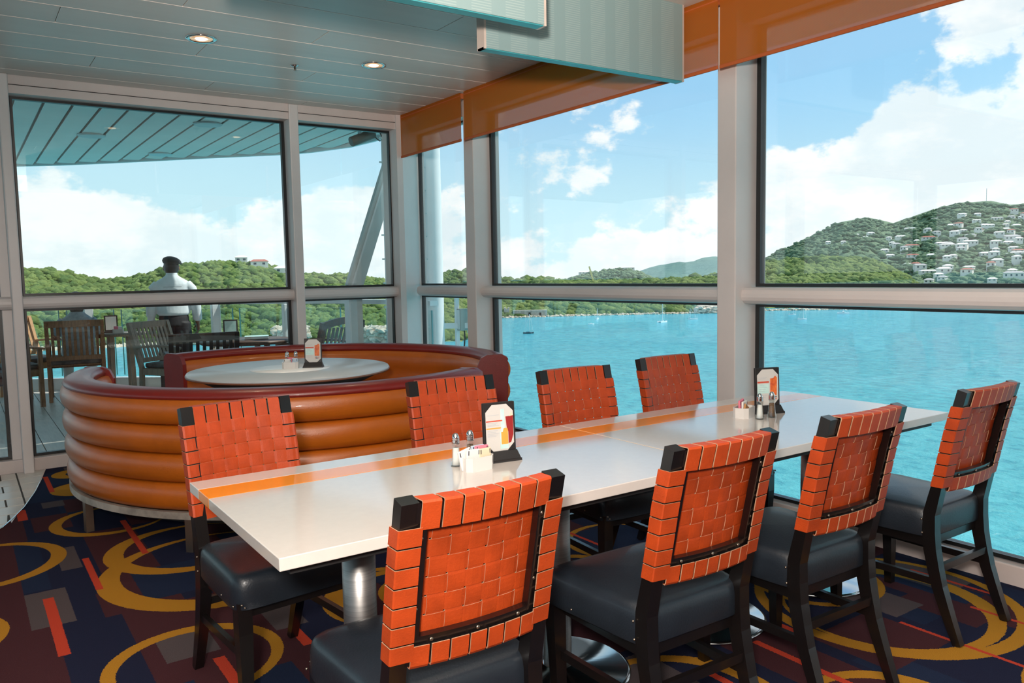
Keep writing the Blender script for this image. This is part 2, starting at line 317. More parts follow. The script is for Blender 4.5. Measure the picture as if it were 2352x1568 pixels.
# ---------------------------------------------------------------- mesh helpers
class MB:
    def __init__(s): s.v = []; s.f = []; s.mi = []; s.sm = []
    def add(s, vs, fs, mi=0, smooth=False):
        o = len(s.v); s.v += [tuple(x) for x in vs]
        for f in fs: s.f.append(tuple(o+i for i in f)); s.mi.append(mi); s.sm.append(smooth)
        return s
    def box(s, x0, x1, y0, y1, z0, z1, mi=0, M=None):
        vs = [Vector((x, y, z)) for z in (z0, z1) for y in (y0, y1) for x in (x0, x1)]
        if M is not None: vs = [M @ v for v in vs]
        return s.add(vs, [(0, 2, 3, 1), (4, 5, 7, 6), (0, 1, 5, 4), (2, 6, 7, 3), (0, 4, 6, 2), (1, 3, 7, 5)], mi)
    def bbox(s, x0, x1, y0, y1, z0, z1, b=.003, seg=2, mi=0, M=None):   # bevelled box
        bm = bmesh.new(); bmesh.ops.create_cube(bm, size=1)
        for v in bm.verts: v.co = Vector(((x0+x1)/2+v.co.x*(x1-x0), (y0+y1)/2+v.co.y*(y1-y0), (z0+z1)/2+v.co.z*(z1-z0)))
        bmesh.ops.bevel(bm, geom=list(bm.edges), offset=b, segments=seg, profile=.5, affect='EDGES', clamp_overlap=True)
        bm.verts.index_update(); vs = [v.co.copy() for v in bm.verts]
        if M is not None: vs = [M @ v for v in vs]
        s.add(vs, [tuple(v.index for v in f.verts) for f in bm.faces], mi, False); bm.free(); return s
    def prism(s, poly, z0, z1, mi=0, M=None):     # ccw xy polygon
        n = len(poly); vs = [Vector((x, y, z0)) for x, y in poly]+[Vector((x, y, z1)) for x, y in poly]
        if M is not None: vs = [M @ v for v in vs]
        fs = [tuple(range(n-1, -1, -1)), tuple(range(n, 2*n))]+[(i, (i+1) % n, n+(i+1) % n, n+i) for i in range(n)]
        return s.add(vs, fs, mi)
    def lathe(s, prof, n=24, c=(0, 0, 0), mi=0, smooth=True, M=None):
        vs = []; k = len(prof)
        for i in range(n):
            a = 2*pi*i/n
            for r, z in prof: vs.append(Vector((c[0]+r*cos(a), c[1]+r*sin(a), c[2]+z)))
        if M is not None: vs = [M @ v for v in vs]
        fs = []
        for i in range(n):
            j = (i+1) % n
            for q in range(k-1): fs.append((i*k+q, j*k+q, j*k+q+1, i*k+q+1))
        s.add(vs, fs, mi, smooth)
        o = len(s.v)-len(vs)
        if prof[0][0] > 1e-6: s.f.append(tuple(o+i*k for i in range(n-1, -1, -1))); s.mi.append(mi); s.sm.append(False)
        if prof[-1][0] > 1e-6: s.f.append(tuple(o+i*k+k-1 for i in range(n))); s.mi.append(mi); s.sm.append(False)
        return s
    def tube(s, pts, r, n=8, mi=0, caps=True, up=(0, 0, 1)):
        pts = [Vector(p) for p in pts]; k = len(pts); rr = r if isinstance(r, (list, tuple)) else [r]*k; vs = []
        for i, p in enumerate(pts):
            d = (pts[min(i+1, k-1)]-pts[max(i-1, 0)]).normalized(); u = Vector(up)
            if abs(d.dot(u)) > .95: u = Vector((1, 0, 0))
            a = d.cross(u).normalized(); b = a.cross(d)
            for j in range(n): vs.append(p+a*rr[i]*cos(2*pi*j/n)+b*rr[i]*sin(2*pi*j/n))
        fs = [(i*n+j, i*n+(j+1) % n, (i+1)*n+(j+1) % n, (i+1)*n+j) for i in range(k-1) for j in range(n)]
        s.add(vs, fs, mi, True)
        if caps: s.add(vs[:n][::-1], [tuple(range(n))], mi); s.add(vs[-n:], [tuple(range(n))], mi)
        return s
    def bar(s, pts, w, d, side=(1, 0, 0), mi=0):    # rectangular section swept along pts; w along side
        pts = [Vector(p) for p in pts]; k = len(pts); vs = []
        ww = w if isinstance(w, (list, tuple)) else [w]*k; dd = d if isinstance(d, (list, tuple)) else [d]*k
        sd = Vector(side).normalized()
        for i, p in enumerate(pts):
            t_ = (pts[min(i+1, k-1)]-pts[max(i-1, 0)]).normalized(); n = t_.cross(sd).normalized()
            for a, b in ((-1, -1), (1, -1), (1, 1), (-1, 1)): vs.append(p+sd*a*ww[i]/2+n*b*dd[i]/2)
        fs = [(i*4+j, i*4+(j+1) % 4, (i+1)*4+(j+1) % 4, (i+1)*4+j) for i in range(k-1) for j in range(4)]
        fs += [(3, 2, 1, 0), tuple((k-1)*4+j for j in range(4))]
        return s.add(vs, fs, mi)
    def ico(s, c, r, sub=1, mi=0, M=None, jit=0, rnd=None):
        V, F = ICO[sub]; vs = []
        for x in V:
            q = Vector((x[0]*r[0], x[1]*r[1], x[2]*r[2]))
            if jit: q *= 1+rnd.uniform(-jit, jit)
            if M is not None: q = M @ q
            vs.append(q+Vector(c))
        return s.add(vs, F, mi, True)
    def build(s, name, mats, parent=None, **tags):
        me = bpy.data.meshes.new(name); me.from_pydata(s.v, [], s.f)
        for m in (mats if isinstance(mats, (list, tuple)) else [mats]): me.materials.append(m)
        if len(set(s.mi)) > 1 or (s.mi and s.mi[0]): me.polygons.foreach_set('material_index', s.mi)
        me.polygons.foreach_set('use_smooth', s.sm); me.update()
        bm = bmesh.new(); bm.from_mesh(me); bmesh.ops.recalc_face_normals(bm, faces=bm.faces) if len(s.f) < 60000 else None; bm.to_mesh(me); bm.free()
        return link(name, me, parent, **tags)
def link(name, me, parent=None, **tags):
    o = bpy.data.objects.new(name, me); COL.objects.link(o)
    if parent is not None: o.parent = parent
    for k, x in tags.items(): o[{'cat': 'category'}.get(k, k)] = x
    return o
def thing(name, label, cat, loc=(0, 0, 0), rz=0, group=None):
    o = link(name, None, None, label=label, cat=cat); o.location = loc; o.rotation_euler = (0, 0, rz); o.empty_display_size = .1
    if group: o['group'] = group
    return o
def copy_tree(o, parent=None):
    c = o.copy(); COL.objects.link(c); c.parent = parent
    for ch in o.children: copy_tree(ch, c)
    return c
def struct(o): o['kind'] = 'structure'; return o
ICO = {}
for sub in (1, 2, 3):
    bm = bmesh.new(); bmesh.ops.create_icosphere(bm, subdivisions=sub, radius=1); bm.verts.index_update()
    ICO[sub] = ([tuple(v.co) for v in bm.verts], [tuple(v.index for v in f.verts) for f in bm.faces]); bm.free()
def box(name, m, dims, parent=None, b=0, **tags):
    q = MB(); (q.bbox(*dims, b) if b else q.box(*dims)); return q.build(name, m, parent, **tags)

# ================================================================= ROOM SHELL
XW, YW, ZC = 3.68, 6.84, 2.83
# floor: carpet with a curved edge, then tiles
curve = [(.475, 6.90), (.459, 6.80), (.407, 6.46), (.341, 6.084), (.257, 5.71), (.189, 5.484), (.127, 5.306), (.02, 5.12), (-.2, 4.9), (-.6, 4.7), (-1.2, 4.6), (-5, 4.6)]
poly = [(-5, -4), (3.68, -4), (3.68, 6.9)]+curve
fl_o = struct(MB().prism(poly, -.03, 0).build('floor', M_carpet))
gr = struct(MB().prism([(-5, 4.5), (.3, 4.5), (.5, 6.95), (-5, 6.95)], -.032, -.0015).build('floor_tiled', M_grout))
def right_edge(y):
    for (x0, y0), (x1, y1) in zip(curve, curve[1:]):
        if y1 <= y <= y0: return x0+(x1-x0)*(y0-y)/(y0-y1) if y0 != y1 else x0
    return -9
k = 0
for r in range(11):
    y1 = 6.78-.2*r; y0 = y1-.2
    if y0 < 4.7: break
    for cidx in range(-4, 4):
        x0 = .27+.2*cidx-(.1 if r % 2 == 0 and cidx < 0 else 0); x1 = x0+.2
        if cidx == -1 and r % 2 == 0:
            x1 = x0+.2
        if cidx == 0 and r % 2 == 0: x0 = .17+.0; x1 = .27
        if cidx == 0 and r % 2 == 0:
            xs = [(.17, .27), (.27, .47)]
        else: xs = [(x0, x1)]
        for a, b in xs:
            ra, rb = right_edge(y1-.004), right_edge(y0+.004)
            if a > max(ra, rb)-.02: continue
            p = [(a+.0055, y0+.0065), (min(b-.0055, rb), y0+.0065), (min(b-.0055, ra), y1-.0065), (a+.0055, y1-.0065)]
            if p[1][0] <= p[0][0]: p[1] = (p[0][0]+.002, p[1][1])
            if p[2][0] <= p[3][0]: p[2] = (p[3][0]+.002, p[2][1])
            MB().prism(p, -.006, .001+.0006*((k*7) % 3)).build('tile', M_tile, gr); k += 1
edge = MB(); edge.tube([(x, y, .001) for x, y in curve[:11]], .005, 6); struct(edge.build('trim_1', M_chrome))

# ceiling: planks with pale joints
cz = struct(box('ceiling', M_dark, (-5, 3.62, -4, 6.74, ZC+.012, ZC+.06)))
ys = [6.74, 6.57]; 
while ys[-1] > -3.9: ys.append(ys[-1]-.322)
for i in range(len(ys)-1):
    ya, yb = ys[i], ys[i+1]
    xs = [3.60]; x = 3.60-(1.1+(i*.83) % 2.2)
    while x > -4.9: xs.append(x); x -= 2.9
    xs.append(-4.95)
    for a, b in zip(xs, xs[1:]):
        if yb < 1.2 and a < 0: continue
        MB().bbox(b+.0015, a-.0015, yb+.007, ya-.007, ZC, ZC+.012, .002, 1).build('ceiling_plank', M_ceil, cz)
    MB().box(-4.95, 3.6, yb-.0065, yb+.0065, ZC-.001, ZC+.012).build('ceiling_joint', M_bead, cz)
# walls: rear of the room (behind the camera) with real window openings on the far side
wl = MB().box(-5.1, -5, -4, 6.9, 0, .9).box(-5.1, -5, -4, 6.9, 2.6, 2.9)
for y in (-4, -2, 0, 2, 4, 6.6): wl.box(-5.1, -5, y, y+.25, .9, 2.6)
struct(wl.build('wall_back', M_wall))
struct(box('wall_front', M_wall, (-5, 3.7, -4.1, -4, 0, 2.9)))
# LEFT wall (plane y = YW)
wf = struct(MB().box(-5, 3.44, 6.74, 6.98, 2.705, ZC+.03).build('wall_left', M_frame2))
MB().box(-5, 3.4, 6.733, 6.74, 2.762, 2.766).build('reveal', M_dark, wf)
struct(MB().bbox(-5, 3.40, 6.795, 6.96, -.01, .092, .006).build('baseboard_left', M_frame2))
def transom(name, p0, p1, inward, z0=1.182, z1=1.278, depth=.075):
    # rounded rail; p0,p1 on glass plane
    prof = [(0, z0), (.03, z0), (depth*.72, z0+.006), (depth*.93, z0+.022), (depth, z0+.04), (depth, z1-.036), (depth*.93, z1-.016), (depth*.72, z1-.003), (0, z1)]
    q = MB(); vs = []
    for p in (p0, p1):
        for d, z in prof: vs.append((p[0]+inward[0]*d, p[1]+inward[1]*d, z))
    n = len(prof); fs = [(i, i+1, n+i+1, n+i) for i in range(n-1)]+[tuple(range(n))[::-1], tuple(range(n, 2*n)), (0, n, 2*n-1, n-1)]
    q.add(vs, fs, 0, False); return struct(q.build(name, M_frame))
def window(idx, axis, a0, a1, plane, gm, z0=.095, z1=2.705, zt=1.23):
    # opening along x (axis 'x', plane y) or along y (axis 'y', plane x)
    w = struct(link('window_%d' % idx, None)); w.empty_display_size = .1
    for lo, hi in ((z0, zt-.046), (zt+.048, z1)):
        q = MB(); g = .028
        def bx(u0, u1, p0, p1, zz0, zz1, qq):
            if axis == 'x': qq.box(u0, u1, p0, p1, zz0, zz1)
            else: qq.box(p0, p1, u0, u1, zz0, zz1)
        bx(a0, a0+g, plane-.012, plane+.03, lo, hi, q); bx(a1-g, a1, plane-.012, plane+.03, lo, hi, q)
        bx(a0+g, a1-g, plane-.012, plane+.03, lo, lo+.018, q); bx(a0+g, a1-g, plane-.012, plane+.03, hi-.018, hi, q)
        q.build('gasket', M_gask, w)
        q = MB(); bx(a0+g, a1-g, plane+.004, plane+.012, lo+.018, hi-.018, q)
        # single sheet of glass: keep the two big faces apart by 8 mm
        q.build('pane', gm, w)
    return w
GL = YW+.03
window(1, 'x', -1.9, .262, GL, M_glassl); window(2, 'x', .385, 2.392, GL, M_glassl); window(3, 'x', 2.468, 3.40, GL, M_glassl)
window(10, 'x', -5, -1.98, GL, M_glassl)
transom('trim_2', (-5, YW), (.33, YW), (0, -1)); transom('trim_3', (.375, YW), (2.395, YW), (0, -1)); transom('trim_4', (2.465, YW), (3.41, YW), (0, -1))
struct(MB().bbox(.258, .325, 6.83, 6.98, 0, 2.71, .004).build('trim_5', M_frame))
struct(MB().bbox(.318, .385, 6.70, 6.98, .0, ZC, .008).build('trim_6', M_frame))
struct(MB().bbox(2.390, 2.470, 6.72, 6.98, 0, ZC, .008).build('trim_7', M_frame))
struct(MB().bbox(-1.98, -1.9, 6.72, 6.98, 0, ZC, .008).build('trim_8', M_frame))
struct(MB().prism([(3.382, 6.72), (3.440, 6.72), (3.68, 6.905), (3.76, 6.905), (3.76, 7.02), (3.382, 7.02)], -.01, ZC+.03).build('trim_9', M_frame))
# RIGHT wall (plane x = XW)
GX = XW+.03
struct(MB().bbox(3.665, 3.80, -4, 6.9, -.02, .088, .006).build('baseboard_right', M_frame2))
struct(MB().box(3.60, 3.80, -4, 6.9, 2.70, ZC+.06).build('wall_right', M_frame2))
window(4, 'y', 5.815, 6.93, GX, M_glass); window(5, 'y', 3.10, 5.66, GX, M_glass); window(6, 'y', .42, 2.955, GX, M_glass); window(7, 'y', -2.2, .29, GX, M_glass)
transom('trim_10', (XW, 6.80), (XW, 5.80), (-1, 0), depth=.09); transom('trim_11', (XW, 5.675), (XW, 3.09), (-1, 0), depth=.09); transom('trim_12', (XW, 2.975), (XW, .41), (-1, 0), depth=.09)
transom('trim_13', (XW, .30), (XW, -2.2), (-1, 0), depth=.09)
for i, (y0, y1) in enumerate([(5.668, 5.813), (2.967, 3.097), (.29, .42), (-2.33, -2.2), (-4, -3.9)]):
    q = MB().bbox(3.540, 3.80, y0, y1, -.01, ZC+.02, .006)
    struct(q.build('trim_%d' % (14+i), M_frame))
struct(MB().box(3.6, 3.8, -3.9, -2.33, 0, 2.7).build('wall_side', M_wall))

# hanging perforated boxes
def hanging_box(x0, x1, y0, z0, label):
    th = thing('hanging_panel', label, 'light panel', ((x0+x1)/2, y0+.03, ZC), 0, None)
    w = (x1-x0)/2
    MB().box(-w+.012, w, -.03, -.024, z0-ZC+.004, 0).build('perforated_face', M_lbox, th)
    MB().box(-w+.012, w, .026, .032, z0-ZC+.004, 0).build('rear_face', M_lbox, th)
    MB().box(-w+.0, w, -.024, .026, z0-ZC, z0-ZC+.008).build('teal_underside', M_teal, th)
    MB().box(-w, -w+.012, -.03, .032, z0-ZC, 0).build('end_trim', M_pinkw, th)
    MB().box(w, w+.012, -.03, .032, z0-ZC, 0).build('end_trim', M_pinkw, th)
    MB().box(-w+.012, w, -.024, .026, -.03, 0).build('mounting_channel', M_dark, th)
    return th
hanging_box(2.08, 3.383, 3.209, 2.418, 'pale aqua perforated hanging panel nearest the window, under the ceiling')
hanging_box(.75, 2.12, 2.80, 2.42, 'pale aqua hanging panel cut off by the top of the photo, left of the other')

# roller shades
def roller_shade(y0, y1, label):
    th = thing('roller_shade', label, 'shade', (3.43, (y0+y1)/2, 2.445)); w = (y1-y0)/2
    MB().box(-.0012, .0012, -w, w, .016, .385).build('fabric', M_shade, th)
    MB().bbox(-.006, .006, -w, w, 0, .02, .004).build('hem_bar', M_hem, th)
    MB().tube([(.02, -w, .36), (.02, w, .36)], .022, 12).build('roller', M_hem, th)
roller_shade(5.66, 6.80, 'short orange roller shade in the corner beside the left glass wall')
roller_shade(2.998, 5.612, 'long orange roller shade over the middle window, partly behind hanging panel')
roller_shade(-.2, 2.985, 'orange roller shade at top right over the nearest window')

# downlights and sprinkler
def downlight(x, y, label, r=.088):
    th = thing('downlight', label, 'ceiling light', (x, y, ZC), 0, None)
    MB().lathe([(r*.72, .0), (r*.78, -.006), (r, -.008), (r*1.03, -.003), (r*1.03, .002)], 32).build('trim_ring', M_chrome, th)
    MB().lathe([(.001, -.0035), (r*.40, -.0035), (r*.74, -.0045), (r*.74, .002), (.001, .002)], 32).build('reflector', M_reflect, th)
    MB().lathe([(.001, -.011), (r*.30, -.010), (r*.42, -.004), (.001, -.0036)], 24).build('bulb', M_lens, th)
    lamp('downlight_beam', 'SPOT', (x, y, ZC-.03), 22, (1, .78, .55), (0, 0, 0), spot_size=radians(95), spot_blend=.7, shadow_soft_size=.05)
downlight(1.316, 5.176, 'round recessed ceiling downlight, left one of the lit pair')
downlight(2.471, 5.222, 'round recessed ceiling downlight, right one nearer the windows', .083)
th = thing('sprinkler', 'small metal fire sprinkler head on the ceiling between the downlights', 'sprinkler', (2.012, 5.503, ZC))
MB().lathe([(.001, 0), (.030, 0), (.030, -.004), (.012, -.010), (.001, -.012)], 20).build('flange', M_chrome, th)
MB().lathe([(.001, -.01), (.008, -.01), (.006, -.03), (.010, -.034), (.001, -.036)], 12).build('nozzle', M_stud, th)

# ================================================================= LONG TABLE
def half_table(x0, x1, label, poles, seam):
    th = thing('dining_table', label, 'table', ((x0+x1)/2, 2.1424, 0), 0)
    w = (x1-x0)/2; d = .4155; z0, z1 = .729, .76
    MB().bbox(-w, w, -d, .19, z0, z1, .002).build('tabletop', M_white, th)
    MB().bbox(-w, w, .19, .31, z0, z1, .002).build('inlay_stripe', M_stripe, th)
    MB().bbox(-w, w, .31, d, z0, z1, .002).build('tabletop', M_white, th)
    MB().box(-w+.04, w-.04, -d+.05, d-.05, .700, z0).build('underframe', M_under, th)
    if seam: MB().box(w, w+.0045, -d, d, z0, z1-.001).build('seam', M_seam, th)
    for px in poles:
        x = px-(x0+x1)/2
        MB().lathe([(.0485, .012), (.0485, .70)], 32, (x, 0, 0)).build('column', M_steel, th)
        MB().lathe([(.001, .0), (.245, .0), (.252, .003), (.252, .009), (.24, .014), (.06, .022), (.052, .03)], 56, (x, 0, 0)).build('base_plate', M_steel2, th)
        MB().box(x-.12, x+.12, -.12, .12, .69, .70).build('mounting_plate', M_under, th)
half_table(.550, 1.9795, 'near half of long white table with orange stripe, menu and sugar caddy on it', (.915, 1.64), True)
half_table(1.984, 3.418, 'window half of long white table with orange stripe, beyond the seam', (2.36, 3.075), False)

# ================================================================= WOVEN CHAIRS
PROF = [(0, .0), (.10, .036), (.22, .074), (.36, .100), (.47, .102), (.59, .078), (.78, .040), (.935, .0)]   # z, y of rear face
def yrear(z):
    for (z0, y0), (z1, y1) in zip(PROF, PROF[1:]):
        if z <= z1: return y0+(y1-y0)*(z-z0)/(z1-z0)
    return PROF[-1][1]
HW = .200
def bend(u, w, v):   # backrest space -> chair space; w=0 is the front face
    bow = .020*(1-min(1, (u/(HW-.02))**2))
    return Vector((u, yrear(v)+.036+w-bow, v))
def ribbon(path, nrm, axis, hw, th=.0034):
    """path: backrest-space points (u,w,v), nrm outward normals, axis 'u' or 'v' for the strap width"""
    q = MB(); vs = []; n = len(path)
    for (u, w, v), (nu, nw, nv) in zip(path, nrm):
        for s, o in ((-1, 0), (1, 0), (1, 1), (-1, 1)):
            uu, ww, vv = u+nu*th*o, w+nw*th*o, v+nv*th*o
            if axis == 'u': uu += s*hw
            else: vv += s*hw
            vs.append(bend(uu, ww, vv))
    of, ed = [], []
    for i in range(n-1):
        a, b = i*4, (i+1)*4
        of += [(a+0, b+0, b+1, a+1), (a+2, b+2, b+3, a+3)]; ed += [(a+1, b+1, b+2, a+2), (a+3, b+3, b+0, a+0)]
    q.add(vs, of, 0, False); o = len(q.v)
    q.f += ed+[(0, 1, 2, 3), tuple((n-1)*4+j for j in (3, 2, 1, 0))]; q.mi += [1]*(len(ed)+2); q.sm += [False]*(len(ed)+2)
    return q
NV, NH = 7, 7
US = [-.137+i*.0457 for i in range(NV)]
VS = [.8575-i*.0440 for i in range(NH)]
AMP = .0017
def make_woven_chair():
    root = thing('woven_chair', 'chair', 'chair')
    for s in (-1, 1):   # rear posts
        pts = []; ww = []; dd = []
        for i in range(15):
            z = .935*i/14; d = .030 if z < .05 else .048 if .3 < z < .55 else .038
            d = .028+.020*sin(min(1, z/.42)*pi/2) if z < .42 else .048-.013*min(1, (z-.42)/.2)
            pts.append((s*(HW-.020), yrear(z)+d/2, z)); dd.append(d); ww.append(.030+.010*min(1, z/.35))
        MB().bar(pts, ww, dd).build('leg', M_wood, root)
    for s in (-1, 1):   # front legs taper down
        MB().bar([(s*.195, .498, 0), (s*.200, .508, .30), (s*.200, .508, .40)], [.030, .044, .044], [.030, .044, .044]).build('leg', M_wood, root)
    for a, b in ((.885, .929), (.560, .603)):   # rails, bowed
        q = MB(); us = [-.165+.33*i/10 for i in range(11)]; vs = []
        for u in us:
            for v, w in ((a, -.034), (b, -.034), (b, -.002), (a, -.002)): vs.append(bend(u, w, v))
        q.add(vs, [(i*4+j, i*4+(j+1) % 4, i*4+4+(j+1) % 4, i*4+4+j) for i in range(10) for j in range(4)]+[(3, 2, 1, 0), (40, 41, 42, 43)])
        q.build('back_rail', M_wood, root)
    q = MB()    # inner lip frame seen from behind
    us = [-.158+.316*i/10 for i in range(11)]
    for a, b in ((.868, .886), (.602, .624)):
        vs = []
        for u in us:
            for v, w in ((a, -.030), (b, -.030), (b, -.008), (a, -.008)): vs.append(bend(u, w, v))
        q.add(vs, [(i*4+j, i*4+(j+1) % 4, i*4+4+(j+1) % 4, i*4+4+j) for i in range(10) for j in range(4)]+[(3, 2, 1, 0), (40, 41, 42, 43)])
    for s in (-1, 1):
        vs = []
        for v in (.602, .886):
            for u, w in ((s*.138, -.030), (s*.160, -.030), (s*.160, -.008), (s*.138, -.008)): vs.append(bend(u, w, v))
        q.add(vs, [(j, (j+1) % 4, 4+(j+1) % 4, 4+j) for j in range(4)]+[(3, 2, 1, 0), (4, 5, 6, 7)])
    q.build('back_frame', M_wood, root)
    for u, v in ((-.11, .613), (0, .613), (.11, .613), (.149, .69), (.149, .77), (.149, .85), (-.149, .69), (-.149, .77), (-.149, .85)):
        c = bend(u, -.031, v); MB().lathe([(.001, 0), (.0052, 0), (.004, .002), (.001, .0028)], 10, M=Matrix.Translation(c) @ Matrix.Rotation(pi/2, 4, 'X')).build('screw', M_stud, root)
    for i, u in enumerate(US):     # vertical straps
        path = [(u, -.036, .872), (u, -.036, .931), (u, -.034, .934), (u, .000, .934)]; nr = [(0, -1, 0), (0, -1, 0), (0, -.7, .7), (0, .7, .7)]
        v = .928
        while v > .566:
            # smooth over/under
            ph = (VS[0]-v)/.0440; kk = int(round(ph)); base = cos(pi*ph)*(1 if i % 2 == 0 else -1)
            if v > VS[0]+.026: base = -.3
            path.append((u, AMP*max(-1, min(1, base*1.6)), v)); nr.append((0, 1, 0)); v -= .011
        path += [(u, .001, .561), (u, -.034, .556), (u, -.0365, .560), (u, -.0365, .606)]; nr += [(0, .7, -.7), (0, -.7, -.7), (0, -1, 0), (0, -1, 0)]
        hw = .0198 if i not in (2, 5) else .0208
        ribbon(path, nr, 'u', hw).build('strap', [M_leather, M_edge], root)
    for j, v in enumerate(VS):     # horizontal straps around the posts
        path = [(-.152, -.037, v), (-HW, -.037, v), (-HW-.001, -.035, v), (-HW-.001, .001, v), (-HW+.003, .003, v)]; nr = [(0, -1, 0), (-.2, -1, 0), (-.7, -.7, 0), (-.7, .7, 0), (0, 1, 0)]
        u = -.19
        while u < .192:
            ph = (u-US[0])/.0457; base = -cos(pi*ph)*(1 if j % 2 == 0 else -1)
            if abs(u) > .165: base = .4
            path.append((u, AMP*max(-1, min(1, base*1.6)), v)); nr.append((0, 1, 0)); u += .0114
        path += [(HW-.003, .003, v), (HW+.001, .001, v), (HW+.001, -.035, v), (HW, -.037, v), (.152, -.037, v)]; nr += [(0, 1, 0), (.7, .7, 0), (.7, -.7, 0), (.2, -1, 0), (0, -1, 0)]
        ribbon(path, nr, 'v', .0199).build('strap', [M_leather, M_edge], root)
    # seat: puffed cushion, wider at the front
    q = MB(); nx, ny = 16, 16; z0, z1 = .378, .482; vs = []; fs = []
    def sq(t): return math.copysign(abs(t)**.16, t) if t else 0
    R_ = 14; ring = []
    lv = [(.0, 1.0), (.03, 1.006), (.60, 1.004), (.80, .99), (.92, .965), (1.0, .92), (1.03, .84), (1.08, .6), (1.12, .3), (1.13, 0.02)]
    n = 48
    for h, sc in lv:
        for i in range(n):
            a = 2*pi*i/n; e = .22
            cx = math.copysign(abs(cos(a))**e, cos(a)) if abs(cos(a)) > 1e-6 else 0; sy = math.copysign(abs(sin(a))**e, sin(a)) if abs(sin(a)) > 1e-6 else 0
            y = .330+sy*.212*sc; hwid = (.200+.033*(y-.118)/.424)
            vs.append((cx*hwid*sc, y, z0+(z1-z0)*h))
    L = len(lv)
    for k in range(L-1):
        for i in range(n): fs.append((k*n+i, k*n+(i+1) % n, (k+1)*n+(i+1) % n, (k+1)*n+i))
    fs += [tuple(range(n-1, -1, -1)), tuple((L-1)*n+i for i in range(n))]
    q.add(vs, fs, 0, True); q.build('seat', M_seat, root)
    MB().box(-.185, .185, .13, .50, .34, .378).build('seat_frame', M_wood, root)
    q = MB()
    for sx in (-1, 1):
        for x, y, z in ((.232, .52, .395), (.222, .40, .393), (.205, .552-.01, .39), (.214, .551-.01, .40), (.206, .145, .395), (.207, .148, .445)):
            q.ico((sx*x, y, z), (.0042, .0042, .0042), 1)
        for z in (.39, .44): q.ico((sx*.168, .119, z), (.0042, .0042, .0042), 1)
    q.build('nail_heads', M_stud, root, kind='stuff')
    for s in (-1, 1): MB().bar([(s*.182, .085, .215), (s*.192, .50, .215)], .026, .018, (0, 0, 1)).build('stretcher', M_wood, root)
    MB().bar([(-.165, .095, .265), (.165, .095, .265)], .026, .018, (0, 0, 1)).build('stretcher', M_wood, root)
    return root
chair0 = make_woven_chair(); first = [True]
def place_chair(x, y, rz, label, group):
    c = chair0 if first[0] else copy_tree(chair0); first[0] = False
    c.location = (x, y, 0); c.rotation_euler = (0, 0, rz); c['label'] = label; c['group'] = group
G1, G2 = 'woven leather chairs along the near side of the long table', 'woven leather chairs along the far side of the long table'
place_chair(.888, 1.388, radians(-1.2), 'orange woven leather chair nearest the camera, back fully in view at the bottom', G1)
place_chair(1.640, 1.390, radians(-1.2), 'orange woven leather chair second along the near side, right of the closest one', G1)
place_chair(2.290, 1.392, radians(-1.0), 'orange woven leather chair third along the near side of the long table', G1)
place_chair(3.095, 1.400, radians(0), 'orange woven leather chair standing closest to the window sill at far right', G1)
place_chair(.802, 2.960, pi+radians(6), 'orange woven leather chair at the left end, in front of the curved booth', G2)
place_chair(1.717, 2.990, pi+radians(-4.0), 'orange woven leather chair behind the near menu stand, overlapping the booth end', G2)
place_chair(2.335, 2.915, pi+radians(-3.4), 'orange woven leather chair against the water, left one of that pair', G2)
place_chair(3.005, 2.990, pi+radians(.5), 'orange woven leather chair against the water, right one beside the window column', G2)

# ================================================================= BOOTH
BC = (1.86, 5.20)
def sweep(prof, a0, a1, n=48, m=M_gold, smooth=True, c=BC):
    q = MB(); vs = []; k = len(prof)
    for i in range(n+1):
        a = a0+(a1-a0)*i/n
        for r, z in prof: vs.append((r*cos(a), r*sin(a), z))
    fs = [(i*k+j, (i+1)*k+j, (i+1)*k+(j+1) % k, i*k+(j+1) % k) for i in range(n) for j in range(k)]
    q.add(vs, fs, 0, smooth); q.add(vs[:k], [tuple(range(k))]); q.add(vs[-k:], [tuple(range(k-1, -1, -1))])
    return q
def roll_profile(r_in, r0, bulge, z0, z1, n=9):
    pts = [(r_in, z0+.002)]
    for i in range(n+1):
        a = -pi/2+pi*i/n; pts.append((r0+bulge*max(0, cos(a))**.75, (z0+z1)/2+(z1-z0)/2*sin(a)))
    pts.append((r_in, z1-.002)); return pts
